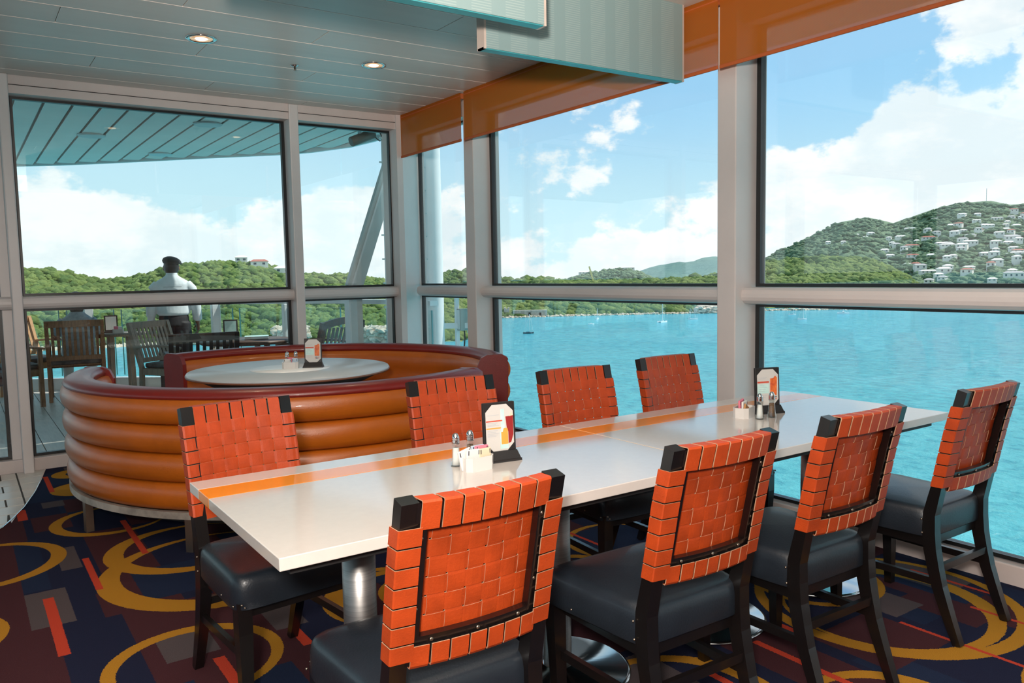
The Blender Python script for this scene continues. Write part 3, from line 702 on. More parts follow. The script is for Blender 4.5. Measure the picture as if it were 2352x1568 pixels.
def booth(a0, a1, label):
    th = thing('curved_booth', label, 'booth', (BC[0], BC[1], 0), 0)
    zs = [.206, .352, .500, .648, .792]
    for k in range(4):
        r0 = 1.338+.004*k
        sweep(roll_profile(1.27, r0, .060, zs[k], zs[k+1]), a0, a1).build('outer_roll', M_gold, th)
    cap = [(1.236, .765), (1.226, .780), (1.230, .805), (1.25, .822), (1.30, .828), (1.355, .823), (1.385, .808), (1.396, .790), (1.388, .778)]
    sweep(cap, a0, a1, 56).build('top_cap', M_red, th)
    inner = [(1.27, .45), (1.21, .46), (1.185, .50), (1.185, .57), (1.20, .61), (1.188, .64), (1.190, .73), (1.21, .768), (1.27, .775)]
    sweep(inner[::-1], a0, a1).build('inner_back', M_gold, th)
    seat = [(.80, .30), (.785, .33), (.785, .42), (.80, .45), (.84, .462), (1.14, .462), (1.26, .45), (1.26, .30)]
    sweep(seat, a0+.03, a1-.03).build('seat', M_gold, th)
    sweep([(.86, .12), (.86, .30), (1.27, .30), (1.27, .12)], a0+.03, a1-.03, 40, smooth=False).build('plinth', M_under, th)
    for s, a in ((1, a0), (-1, a1)):
        e = [(1.180, .205), (1.180, .75), (1.205, .805), (1.245, .825), (1.35, .828), (1.385, .805), (1.392, .75), (1.375, .205)]
        sweep(e, a, a-s*.028, 2, smooth=False).build('end_panel', M_red, th)
    sweep([(1.365, .170), (1.390, .170), (1.390, .207), (1.365, .207)], a0, a1, 56, smooth=False).build('base_rail', M_alu, th)
    n = max(3, int((a1-a0)/.62)+1)
    for i in range(n):
        a = a0+.06+(a1-a0-.12)*i/(n-1)
        M = Matrix.Rotation(a, 4, 'Z') @ Matrix.Translation((1.365, 0, 0))
        MB().box(-.02, .02, -.02, .02, 0, .170, 0, M).build('leg', M_legm, th)
def ang(x, y): return atan2(y-BC[1], x-BC[0])
booth(radians(154), radians(297), 'orange and red curved leather booth in front, its ribbed back towards the camera')
booth(radians(-27), radians(114.5), 'orange and red curved leather booth behind the round table, open side towards camera')
# round table
th = thing('round_table', 'round white-topped table with dark conical underside inside the curved booths', 'table', (1.815, 5.28, 0))
MB().lathe([(.001, .748), (.655, .748), (.658, .760), (.652, .770), (.001, .770)], 96).build('tabletop', M_rtop, th)
MB().lathe([(.655, .7455), (.6595, .7465), (.6605, .758), (.657, .7575)], 96).build('edge_band', M_redge, th)
MB().lathe([(.001, .7702), (.262, .7702), (.262, .7712), (.001, .7712)], 64).build('inlay_disc', M_rin, th)
MB().lathe([(.30, .62), (.50, .685), (.625, .746), (.001, .747)], 72).build('underside', M_under, th)
MB().lathe([(.05, .01), (.05, .63)], 32).build('column', M_steel, th)
MB().lathe([(.001, 0), (.33, 0), (.33, .01), (.07, .02)], 48).build('base_plate', M_steel2, th)

# ================================================================= TABLE-TOP THINGS
def octo(w, d, c): return [(-w+c, -d), (w-c, -d), (w, -d+c), (w, d-c), (w-c, d), (-w+c, d), (-w, d-c), (-w, -d+c)]
def caddy(x, y, z, rz, label, packs):
    th = thing('sugar_caddy', label, 'caddy', (x, y, z), rz)
    q = MB(); o = octo(.052, .033, .015); i_ = octo(.0485, .0295, .013); n = 8; h = .044
    vs = [(a, b, 0) for a, b in o]+[(a*1.03, b*1.03, h) for a, b in o]+[(a*1.02, b*1.02, h) for a, b in i_]+[(a, b, .004) for a, b in i_]
    fs = [(i, (i+1) % n, n+(i+1) % n, n+i) for i in range(n)]+[(n+i, n+(i+1) % n, 2*n+(i+1) % n, 2*n+i) for i in range(n)]+[(2*n+i, 2*n+(i+1) % n, 3*n+(i+1) % n, 3*n+i) for i in range(n)]
    fs += [tuple(range(n-1, -1, -1)), tuple(3*n+i for i in range(n))]
    q.add(vs, fs); q.build('caddy_body', M_porc, th)
    for k, (px, py, ln, hh, rot, m, lab, cz_) in enumerate(packs):
        g = thing('sugar_packet', lab, 'packet', (0, 0, 0), 0, 'sweetener packets in the caddies')
        M = Matrix.Translation((x, y, z)) @ Matrix.Rotation(rz, 4, 'Z') @ Matrix.Translation((px, py, .006+cz_)) @ Matrix.Rotation(rot, 4, 'Y')
        g.matrix_world = M
        MB().bbox(-ln/2, ln/2, -.0045, .0045, 0, hh, .002, 1).build('paper', m, g)
        MB().box(-ln/2+.004, -ln/2+.007, -.0052, -.0046, hh*.72, hh-.003).build('print_mark', M_ink, g)
        MB().box(ln/2-.007, ln/2-.004, -.0052, -.0046, hh*.72, hh-.003).build('print_mark', M_ink, g)
def shaker(x, y, z, fill, label):
    th = thing('shaker', label, 'shaker', (x, y, z))
    n = 8; rz = pi/8
    MB().lathe([(.001, 0), (.019, 0), (.0195, .004), (.0155, .022), (.0125, .060), (.0125, .074), (.001, .074)], 8, smooth=False).build('glass_body', M_sglass, th)
    MB().lathe([(.001, .004), (.0135, .004), (.0115, .022), (.0095, .060), (.001, .060)], 12).build('filling', fill, th)
    MB().lathe([(.0128, .073), (.0135, .076), (.0122, .079), (.0132, .082), (.012, .085), (.0128, .088), (.0115, .097), (.007, .105), (.001, .108)], 20).build('cap', M_chrome, th)
def menu(x, y, z, rz, label, kind):
    th = thing('menu_stand', label, 'menu stand', (x, y, z), rz)
    w, h = .0575, .195
    MB().prism([(-.068, -.028), (.068, -.028), (.062, .028), (-.062, .028)], 0, .008).build('base', M_black, th)
    q = MB(); a = [(-.068, -.030, 0), (.068, -.030, 0), (.068, .030, 0), (-.068, .030, 0), (-.058, -.012, .034), (.058, -.012, .034), (.058, .012, .034), (-.058, .012, .034)]
    q.add(a, [(3, 2, 1, 0), (4, 5, 6, 7), (0, 1, 5, 4), (1, 2, 6, 5), (2, 3, 7, 6), (3, 0, 4, 7)]); q.build('stand_foot', M_black, th)
    T = Matrix.Rotation(radians(-3), 4, 'X')
    MB().bbox(-w, w, -.0075, -.003, .026, h, .0015, 1, 0, T).build('front_cover', M_black, th)
    MB().bbox(-w, w, .003, .0075, .026, h, .0015, 1, 0, T).build('rear_cover', M_black, th)
    c = .024; cw = w-.007; z0, z1 = .034, h-.007
    P = [(-cw+c, z0), (cw-c, z0), (cw, z0+c), (cw, z1-c), (cw-c, z1), (-cw+c, z1), (-cw, z1-c), (-cw, z0+c)]
    RX = T @ Matrix.Translation((0, -.0078, 0)) @ Matrix.Rotation(pi/2, 4, 'X')
    card = MB().prism(P, 0, .0006, 0, RX).build('menu_card', M_card, th)
    def pr(poly, m, dz=.0010, nm='print'): MB().prism(poly, .0005, dz, 0, RX).build(nm, m, card)
    def rc(x0, x1, y0, y1): return [(x0, y0), (x1, y0), (x1, y1), (x0, y1)]
    if kind == 0:
        pr(rc(.004, .018, .055, .172), M_pt, .0008)
        pr(rc(-cw+.001, .010, .132, .136), M_pr); pr(rc(-cw+.001, .004, .108, .112), M_po)
        for i, yy in enumerate((.153, .127, .122, .118, .102, .097, .092, .087, .083)): pr(rc(-cw+.006, -.002-(i % 3)*.006, yy, yy+.0014), M_pg)
        pr([(.030, .056), (.040, .060), (.049, .085), (.050, .148), (.022, .146), (.026, .100)], M_pd, .0012)
        pr([(.036, .146), (.048, .148), (.046, .160), (.040, .154)], M_pky, .0013)
        pr(rc(.000, .030, .040, .098), M_pt, .0014); pr(rc(.004, .029, .055, .096), M_po, .0016); pr([(.010, .096), (.030, .096), (.027, .108), (.014, .108)], M_po, .0016)
    else:
        pr(rc(-cw+.001, .006, .085, .125), M_pt, .0008)
        pr(rc(-cw+.001, .006, .130, .137), M_pr)
        for i, yy in enumerate((.152, .147, .118, .110, .102, .094, .075, .068)): pr(rc(-cw+.006, -.004-(i % 3)*.006, yy, yy+.0014), M_pg)
        pr([(.011, .076), (.042, .076), (.045, .150), (.036, .160), (.028, .150), (.012, .148)], M_pc, .0012)
        for i in range(4):
            for j in range(2): pr(rc(.012+i*.008, .017+i*.008, .058+j*.008, .063+j*.008), (M_ink, M_pr)[(i+j) % 3 == 0], .0012)
T0 = .760
caddy(1.330, 2.148, T0, radians(3), 'white eight-sided sugar caddy in front of two shakers on the near half table', [
    (-.022, -.010, .050, .062, .05, M_pkw, 'white sugar packet at the front of the near caddy', 0), (-.030, .004, .048, .064, -.25, M_pkw, 'white sugar packet tipped left at the back of the near caddy', 0),
    (.012, .010, .050, .068, .0, M_pkl, 'pale blue sweetener packet standing at the back of the near caddy', 0), (.018, .000, .050, .068, .03, M_pkp, 'pink sweetener packet in the near caddy behind the cream one', 0),
    (.024, -.012, .046, .060, .0, M_pky, 'cream sweetener packet at the front right of the near caddy', 0)])
shaker(1.300, 2.225, T0, M_salt, 'glass salt shaker with silver cap left behind the near sugar caddy')
shaker(1.362, 2.238, T0, M_pepper, 'glass pepper shaker with silver cap beside the near salt shaker')
menu(1.452, 2.196, T0, radians(-8), 'black menu stand with two drinks on its card, on the near half table', 0)
caddy(2.690, 2.205, T0, radians(20), 'white sugar caddy beside shakers on the window half of the table', [
    (-.024, -.012, .046, .050, .5, M_pkb, 'brown sugar packet leaning out of the caddy on the window table', 0), (.005, .000, .050, .060, 0, M_pkw, 'white sugar packet in the middle of the window table caddy', 0),
    (.010, .014, .050, .066, -.1, M_pkp, 'pink sweetener packet at the back of the window table caddy', 0)])
shaker(2.700, 2.132, T0, M_salt, 'glass salt shaker in front of the sugar caddy on the window table')
shaker(2.772, 2.128, T0, M_pepper, 'glass pepper shaker in front of the menu stand on the window table')
menu(2.842, 2.205, T0, radians(-20), 'black menu stand with one iced cola drink, on the window half table', 1)
caddy(1.812, 5.262, .7712, radians(-33), 'white sugar caddy on the round table in the booth', [
    (-.018, -.006, .048, .058, 0, M_pkw, 'white sugar packet in the caddy on the round table', 0), (.0, .012, .046, .066, 0, M_pkp, 'pink sweetener packet in the caddy on the round table', 0),
    (.030, -.004, .036, .062, 0, M_pkl, 'blue sweetener packet in the caddy on the round table', 0)])
shaker(1.815, 5.335, .7712, M_salt, 'glass salt shaker behind the caddy on the round table, the left one')
shaker(1.868, 5.315, .7712, M_pepper, 'glass pepper shaker behind the caddy on the round table, the right one')
menu(1.955, 5.220, .7712, radians(-30), 'black menu stand with one red iced drink, on the round booth table', 1)
# ================================================================= OUTSIDE: DECK
def ray(px, py): return (CF+CR*((px-1176)/1848.2)-CU*((py-784)/1848.2))
def azel(px, py): d = ray(px, py); return atan2(d.x, d.y), d.z/hypot(d.x, d.y)
def on_y(px, py, y): d = ray(px, py); k = y/d.y; return Vector((d.x*k, y, H+d.z*k))
EDGE = [(-5, 13.6), (-2.5, 13.3), (0, 12.75), (.69, 12.45), (1.22, 12.05), (1.72, 11.58), (2.69, 10.58), (3.41, 9.88), (3.65, 9.55), (3.90, 8.95), (3.98, 8.35), (4.0, 7.8), (4.0, 7.05)]
def edge_y(x):
    for (x0, y0), (x1, y1) in zip(EDGE, EDGE[1:]):
        if x0 <= x <= x1 and x1 > x0: return y0+(y1-y0)*(x-x0)/(x1-x0)
    return 7.0
dk = struct(MB().prism([(-5, 6.98)]+[(4.3, 6.98)]+[(x+.3, y+.25) for x, y in EDGE[::-1]][:-1]+[(-5, 13.85)], -.12, -.022).build('deck_floor', M_dark))
n = 0; x = -3.4
while x < 4.1:
    w = .187; y1 = max(7.2, min(edge_y(x), edge_y(min(x+w, 3.99))) + .12)
    ys_ = [7.0, 7.35 if False else 7.12]
    cuts = [7.16] + [q for q in (9.3+(n % 3)*.9, 11.8+(n % 2)*.5) if q < y1-.3] + [y1]
    for a, b in zip(cuts, cuts[1:]): MB().bbox(x, x+w-.006, a, b-.004, -.022, 0, .002, 1).build('deck_plank', M_deck, dk)
    x += w; n += 1
MB().bbox(-3.4, 4.0, 6.985, 7.155, -.022, .002, .003, 1).build('deck_plank', M_deck, dk)
# overhead soffit of planks along y with dark joints
so = struct(MB().prism([(-5, 6.98)]+[(4.02, 6.98)]+EDGE[::-1][1:], 2.935, 3.10).build('overhead_slab', M_outg))
x = .713-.2205*26
while x < 4.0:
    a, b = x+.012, x+.2085; m_ = min(edge_y(a), edge_y(min(b, 3.99)))
    if m_ > 7.15: MB().bbox(a, b, 7.0, m_, 2.90, 2.935, .003, 1).build('soffit_plank', M_soff, so)
    x += .2205
q = MB()
for (x0, y0), (x1, y1) in zip(EDGE[:-1], EDGE[1:]):
    q.add([(x0, y0, 2.885), (x1, y1, 2.885), (x1, y1, 3.12), (x0, y0, 3.12), (x0+.03, y0+.03, 2.885), (x1+.03, y1+.03, 2.885), (x1+.03, y1+.03, 3.12), (x0+.03, y0+.03, 3.12)], [(0, 1, 2, 3), (5, 4, 7, 6), (0, 4, 5, 1), (3, 2, 6, 7)])
q.build('fascia', M_out, so)
for i, (x, y) in enumerate([(1.265, 9.54), (2.138, 10.57), (2.14, 8.333)]):
    th = thing('soffit_light', ['round flush light nearest the left post in the outside soffit', 'round flush light closest to the outer edge of the soffit', 'round flush light nearest the glass in the outside soffit'][i], 'ceiling light', (x, y, 2.90))
    MB().lathe([(.001, -.01), (.10, -.012), (.125, -.012), (.13, -.004), (.13, .0)], 32).build('lens', M_soff, th)
    MB().lathe([(.112, -.014), (.128, -.016), (.136, -.008), (.136, 0)], 32).build('rim', M_outg, th)
# spotlight hanging from the soffit
p = on_y(833, 318, 7.75)
th = thing('spotlight', 'grey cylindrical spotlight with a looping cable under the outside soffit', 'spotlight', (p.x, 7.75, p.z))
A = on_y(806, 326, 7.75)-p; B = on_y(858, 306, 7.75)-p
d = (B-A).normalized(); e = Vector((0, 0, 1)).cross(d).normalized()
MB().tube([A, A+d*.005, B-d*.005, B], [.046, .05, .05, .046], 24).build('housing', M_spot, th)
MB().bar([Vector((-.03, 0, .02)), Vector((-.035, 0, 2.90-p.z))], .05, .02, (0, 1, 0)).build('bracket', M_outg, th)
MB().tube([B+Vector((0, 0, -.01)), B+Vector((.03, 0, -.05)), B+Vector((.07, 0, -.075)), B+Vector((.10, 0, -.05)), B+Vector((.08, 0, 0)), B+Vector((.03, 0, .05)), B+Vector((.0, 0, 2.9-p.z-B.z))], .006, 8).build('cable', M_gask, th)
# diagonal brace and columns
a_ = on_y(922, 300, 7.35); b_ = on_y(812, 660, 7.35)
th = thing('diagonal_brace', 'pale slanting steel brace outside, running up to the soffit by the corner', 'brace', (b_.x, 7.35, 0))
dv = (a_-b_).normalized(); top = b_+dv*((2.94-b_.z)/dv.z); loc = Vector((b_.x, 7.35, 0))
MB().bar([b_-loc, top-loc], .062, .16, (0, 1, 0)).build('brace_arm', M_outg, th)
MB().bar([b_-loc+Vector((-.037, 0, 0)), top-loc+Vector((-.037, 0, 0))], .075, .018, (0, 1, 0)).build('flange', M_out, th)
MB().box(-.06, .065, -.05, .05, 0, b_.z+.02).build('upright', M_outg, th); MB().box(-.075, -.06, -.06, .06, 0, b_.z+.02).build('flange', M_out, th)
for nm, y, pxl, pxr, lab in (('a', 7.75, 884, 925, 'pale round ladder column outside, left of the corner post'), ('b', 7.9, 978, 1016, 'pale ladder column outside, seen through the narrow corner window')):
    L = on_y(pxl, 600, y); R_ = on_y(pxr, 600, y); r = (R_-L).length/2*.92; cx = (L.x+R_.x)/2
    th = thing('ladder_column', lab, 'column', (cx, y, 0))
    MB().tube([(0, 0, -.8), (0, 0, 2.95)], r, 32).build('shaft', M_out, th)
    for k in range(11): MB().tube([(-r*.8, -.02, .3+k*.25), (-r-.045, -.02, .3+k*.25)], .008, 8).build('rung', M_outg, th)
# glass railing along the deck edge
rail = thing('deck_railing', 'glass deck railing with white posts and rail around the outside deck', 'railing')
def off(pts, d):
    out = []
    for i, (x, y) in enumerate(pts):
        a = Vector(pts[max(i-1, 0)]); b = Vector(pts[min(i+1, len(pts)-1)]); t_ = (b-a).normalized(); out.append((x+t_.y*d, y-t_.x*d))
    return out
RL = [(-4.9, 13.1), (-2.5, 12.9), (-1.2, 12.6), (0, 12.3), (.55, 12.05), (1.1, 11.75), (1.68, 11.35), (2.25, 10.85), (2.85, 10.2), (3.35, 9.6), (3.75, 8.95), (3.98, 8.2), (4.05, 7.3)]
MB().bar([(x, y, 1.085) for x, y in RL], .05, .10, (0, 0, 1)).build('handrail', M_out, rail)
MB().bar([(x, y, .07) for x, y in RL], .14, .10, (0, 0, 1)).build('kerb', M_out, rail)
for i, ((x0, y0), (x1, y1)) in enumerate(zip(RL, RL[1:])):
    v0 = Vector((x0, y0, 0)); v1 = Vector((x1, y1, 0)); t_ = (v1-v0).normalized()
    MB().bar([v0+t_*.05+Vector((0, 0, .585)), v1-t_*.05+Vector((0, 0, .585))], .85, .012, (0, 0, 1)).build('glass_panel', M_rglass, rail)
    for vv in (v0+t_*.05, v1-t_*.05): MB().box(-.006, .006, -.008, .008, .17, 1.01, 0, Matrix.Translation(vv)).build('glass_edge', M_teal, rail)
for px in (206, 497, 657, -200):
    bestp = None
    for i in range(400):
        s_ = i/400*(len(RL)-1); k = int(s_); f = s_-k; x = RL[k][0]+(RL[k+1][0]-RL[k][0])*f; y = RL[k][1]+(RL[k+1][1]-RL[k][1])*f
        a0, _ = azel(px, 700)
        e_ = abs(atan2(x, y)-a0)
        if bestp is None or e_ < bestp[0]: bestp = (e_, x, y)
    _, x, y = bestp
    MB().bbox(-.05, .05, -.05, .05, 0, 1.06, .006, 1, 0, Matrix.Translation((x-.02, y-.06, 0))).build('post', M_out, rail)
# side rail and junction box seen through the narrow corner window
th = thing('side_rail', 'white ship side rail with posts seen through the narrow corner window', 'railing', (4.4, 7.6, 0))
c1 = on_y(1010, 693, 8.2); c2 = on_y(1085, 693, 7.6)
MB().bar([(c1.x-4.4-.6, .6, 1.22), (c2.x-4.4+.3, 0, 1.22)], .07, .08, (0, 0, 1)).build('top_rail', M_out, th)
MB().bar([(c1.x-4.4-.6, .6, .80), (c2.x-4.4+.3, 0, .80)], .06, .05, (0, 0, 1)).build('lower_rail', M_out, th)
pp = on_y(1050, 740, 7.85)
MB().box(pp.x-4.4-.02, pp.x-4.4+.02, .23, .27, -.6, 1.2).build('post', M_out, th)
pb = on_y(1066, 735, 7.80)
th = thing('junction_box', 'grey-green metal box with black cable on the rail by the corner window', 'box', (pb.x, 7.80, pb.z))
MB().bbox(-.075, .075, -.04, .04, -.115, .13, .006, 1).build('enclosure', M_box, th); MB().bbox(-.085, -.06, -.03, .03, -.1, .12, .004, 1).build('hinge_side', M_outg, th)
MB().tube([(0, 0, -.115), (.005, 0, -.2), (-.01, 0, -.34), (-.04, 0, -.46)], .009, 8).build('cable', M_gask, th)

# ---------------------------------------------------------------- outdoor teak armchairs
def armchair(label, m, x, y, rz, cushion=True, curved=False, w=.56, hb=.90):
    th = thing('deck_armchair', label, 'chair', (x, y, 0), rz, 'slatted armchairs on the outside deck')
    h = w/2; lean = .16
    def back(z): return -.25-(z-.42)*lean/.5 if z > .42 else -.25-(.42-z)*.05
    for s in (-1, 1):
        MB().bar([(s*(h-.02), back(0), 0), (s*(h-.02), back(.42), .42), (s*(h-.02), back(hb), hb)], .04, .045).build('leg', m, th)
        MB().bar([(s*(h-.02), .25, 0), (s*(h-.02), .25, .64)], .04, .045).build('leg', m, th)
        MB().bar([(s*(h-.02), back(.64)+.01, .645), (s*(h-.015), -.05, .665), (s*(h-.01), .15, .668), (s*(h-.01), .30, .645)], .055, .024).build('armrest', m, th)
        MB().bar([(s*(h-.02), -.25, .38), (s*(h-.02), .25, .38)], .028, .07).build('seat_rail', m, th)
    top = [(-h, back(hb-.03), hb-.03), (0, back(hb-.03)-.02, hb-.03+(.05 if curved else .0)), (h, back(hb-.03), hb-.03)]
    if curved: top = [(-h+2*h*i/8, back(hb)-.02*sin(pi*i/8), hb-.04+.05*sin(pi*i/8)) for i in range(9)]
    MB().bar(top, .075, .028, (0, 0, 1)).build('top_rail', m, th)
    MB().bar([(-h+.04, back(.50), .50), (h-.04, back(.50), .50)], .05, .026, (0, 0, 1)).build('lower_rail', m, th)
    k = 9
    for i in range(k):
        u = -h+.075+(w-.15)*i/(k-1); MB().bar([(u, back(.52), .52), (u, back(hb-.06), hb-.06)], .030, .012).build('slat', m, th)
    MB().bar([(-h+.03, .25, .38), (h-.03, .25, .38)], .07, .028, (0, 0, 1)).build('front_rail', m, th)
    for i in range(6): MB().box(-h+.03, h-.03, -.23+i*.08, -.165+i*.08, .405, .42).build('seat_slat', m, th)
    if cushion: MB().bbox(-h+.045, h-.045, -.24, .27, .42, .475, .022, 3).build('cushion', M_cush, th)
    return th
armchair('brown slatted armchair with its back to us, a person sitting in it', M_teak, 1.12, 10.75, radians(-6), w=.60, hb=.93)
armchair('weathered grey slatted armchair turned right, between the person chair and booth', M_teakg, 1.98, 9.45, radians(-146), w=.58, hb=.91)
armchair('black slatted bench-like armchair showing over the booth back, left of menu post', M_black_wood, 1.93, 8.18, radians(-8), False, w=.62, hb=.87)
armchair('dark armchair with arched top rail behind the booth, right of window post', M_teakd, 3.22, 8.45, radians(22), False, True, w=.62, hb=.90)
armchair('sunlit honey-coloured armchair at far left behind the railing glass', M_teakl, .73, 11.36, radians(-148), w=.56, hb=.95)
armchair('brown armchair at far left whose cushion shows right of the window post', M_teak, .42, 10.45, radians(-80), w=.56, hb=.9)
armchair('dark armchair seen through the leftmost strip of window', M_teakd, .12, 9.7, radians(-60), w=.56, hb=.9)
# outdoor tables
def otable(x, y, z, r, label, m):
    th = thing('deck_table', label, 'table', (x, y, 0))
    MB().lathe([(.001, z-.035), (r-.02, z-.035), (r, z-.02), (r, z), (.001, z)], 40).build('tabletop', m, th)
    for i in range(4): MB().bar([(cos(pi/4+i*pi/2)*r*.55, sin(pi/4+i*pi/2)*r*.55, 0), (cos(pi/4+i*pi/2)*r*.5, sin(pi/4+i*pi/2)*r*.5, z-.035)], .05, .05).build('leg', m, th)
otable(1.63, 10.95, .735, .30, 'round teak table at the railing with a small white menu stand', M_teakg)
otable(2.55, 8.80, .715, .48, 'dark round deck table with book and menu, behind the round booth', M_teakd)
th = thing('menu_book', 'closed green-and-cream menu book lying on the dark deck table', 'book', (2.66, 8.78, .716), radians(-18))
MB().bbox(-.12, .12, -.08, .08, .004, .030, .002, 1).build('pages', M_card, th)
MB().bbox(-.125, .125, -.085, .085, .0, .004, .001, 1).build('cover', M_black, th); MB().bbox(-.125, .125, -.085, .085, .030, .035, .001, 1).build('cover', M_pt, th)
def omenu(x, y, z, rz, label, m):
    th = thing('deck_menu_stand', label, 'menu stand', (x, y, z), rz)
    MB().bbox(-.075, .075, -.008, .008, .02, .215, .002, 1).build('board', M_black, th); MB().box(-.06, .06, -.0095, -.0085, .035, .2).build('menu_card', m, th)
    MB().bbox(-.08, .08, -.04, .04, 0, .02, .003, 1).build('base', M_black, th)
omenu(2.44, 8.98, .716, radians(-15), 'black framed menu stand on the dark deck table', M_pt)
omenu(1.55, 11.02, .736, radians(-8), 'small white menu card stand on the table at the railing', M_card)
th = thing('sugar_caddy', 'white sugar caddy with red packets on the table at the railing', 'caddy', (1.60, 10.85, .736))
MB().prism(octo(.06, .04, .015), 0, .05).build('caddy_body', M_porc, th); MB().box(-.045, .0, -.02, .02, .05, .085).build('packets', M_pkp, th); MB().box(.0, .045, -.02, .02, .05, .08).build('packets', M_pkw, th)

# ---------------------------------------------------------------- people
def skin_mesh(name, chains, m, parent, sub=2, root=None):
    """chains: list of [(pt, r or (rx,ry)), ...]; a chain may start with ('@', key) to branch from a stored vertex"""
    bm = bmesh.new(); keys = {}; rad = []
    for ch in chains:
        prev = None
        for it in ch:
            if it[0] == '@': prev = keys[it[1]]; continue
            p, r = it[0], it[1]; v_ = bm.verts.new(p); rad.append(r)
            if len(it) > 2: keys[it[2]] = v_
            if prev is not None: bm.edges.new((prev, v_))
            prev = v_
    me = bpy.data.meshes.new(name); bm.verts.index_update(); bm.to_mesh(me); bm.free(); me.materials.append(m)
    o = link(name, me, parent); md = o.modifiers.new('skin', 'SKIN'); md.use_smooth_shade = True; md.branch_smoothing = .3
    if not me.skin_vertices:
        b2 = bmesh.new(); b2.from_mesh(me); b2.verts.layers.skin.verify(); b2.to_mesh(me); b2.free()
    sv = me.skin_vertices[0].data
    for i, r in enumerate(rad): sv[i].radius = r if isinstance(r, tuple) else (r, r)
    sv[0].use_root = True
    s_ = o.modifiers.new('subsurf', 'SUBSURF'); s_.levels = sub; s_.render_levels = sub
    return o
def hand_chains(key, P, d, side, fwd):
    """five fingers hanging along d from palm point P; side = thumb side, fwd = curl direction"""
    P = Vector(P); d = Vector(d).normalized(); side = Vector(side).normalized(); fwd = Vector(fwd).normalized(); out = []
    out.append([('@', key), (P+d*.045, (.030, .016), key+'p')])
    for i, (o, ln) in enumerate(((.027, .070), (.009, .078), (-.009, .073), (-.027, .058))):
        b = P+d*.078+side*o
        out.append([('@', key+'p'), (b, .0095), (b+d*ln*.5+fwd*.008, .0088), (b+d*ln*.92+fwd*.028, .0075)])
    t0 = P+d*.03+side*.030
    out.append([('@', key+'p'), (t0+side*.012+fwd*.006, .011), (t0+side*.026+d*.034+fwd*.014, .0095), (t0+side*.028+d*.058+fwd*.018, .008)])
    return out

def loft(q, rings, n=20):
    """rings: (z, cx, cy, rx, ry) bottom to top"""
    vs = []
    for z, cx, cy, rx, ry in rings:
        for i in range(n): a = 2*pi*i/n; vs.append((cx+rx*cos(a), cy+ry*sin(a), z))
    k = len(rings); fs = [(j*n+i, j*n+(i+1) % n, (j+1)*n+(i+1) % n, (j+1)*n+i) for j in range(k-1) for i in range(n)]
    fs += [tuple(range(n-1, -1, -1)), tuple((k-1)*n+i for i in range(n))]
    return q.add(vs, fs, 0, True)
def fused(q, name, m, parent, vox=.009, smooth=6):
    o = q.build(name, m, parent); r = o.modifiers.new('remesh', 'REMESH'); r.mode = 'VOXEL'; r.voxel_size = vox; r.use_smooth_shade = True
    if smooth: c = o.modifiers.new('smooth', 'SMOOTH'); c.factor = .5; c.iterations = smooth
    return o
def add_hand(q, P, d, side, fwd):
    P = Vector(P); d = Vector(d).normalized(); side = Vector(side).normalized(); fwd = Vector(fwd).normalized()
    for o_ in (-.018, 0, .018): q.tube([P-d*.01+side*o_, P+d*.085+side*o_*1.25], [.017, .015], 10)
    for i, (o_, ln) in enumerate(((.029, .066), (.010, .076), (-.010, .070), (-.028, .055))):
        b0 = P+d*.08+side*o_; q.tube([b0, b0+d*ln*.45+fwd*.006, b0+d*ln*.8+fwd*.022, b0+d*ln*.95+fwd*.036], [.0098, .0092, .0085, .007], 8)
    t0 = P+d*.012+side*.026; q.tube([t0, t0+side*.022+d*.022+fwd*.01, t0+side*.028+d*.05+fwd*.02, t0+side*.026+d*.068+fwd*.026], [.013, .011, .010, .008], 8)
def add_head(q, c, r=.098):
    V, F = ICO[3]; vs = []
    for X, Y, Z in V:
        px, py, pz = X*r*.80, Y*r*.98, Z*r*1.20
        if Z < -.2: px *= 1-.22*(-Z-.2); py *= 1-.10*(-Z-.2)
        if Y > .80 and -.35 < Z < .15 and abs(X) < .22: py += .024*(1-abs(X)/.22)
        if Y > .7 and .2 < abs(X) < .5 and .02 < Z < .3: py -= .007
        vs.append(Vector((px, py, pz))+Vector(c))
    q.add(vs, F, 0, True)
    for s in (-1, 1): q.ico((c[0]+s*r*.84, c[1]-.004, c[2]-.004), (.012, .022, .033), 2)
    q.ico((c[0], c[1]+r*.93, c[2]-.052), (.026, .010, .008), 2)   # lips
    q.ico((c[0], c[1]+r*.70, c[2]-.095), (.030, .024, .020), 2)   # chin
def face(parent, c, r=.098):
    for s in (-1, 1):
        MB().ico((c[0]+s*.034, c[1]+r*.84, c[2]+.012), (.014, .010, .010), 2).build('eye', M_card, parent)
        MB().ico((c[0]+s*.034, c[1]+r*.93, c[2]+.012), (.006, .004, .006), 2).build('iris', M_ink, parent)
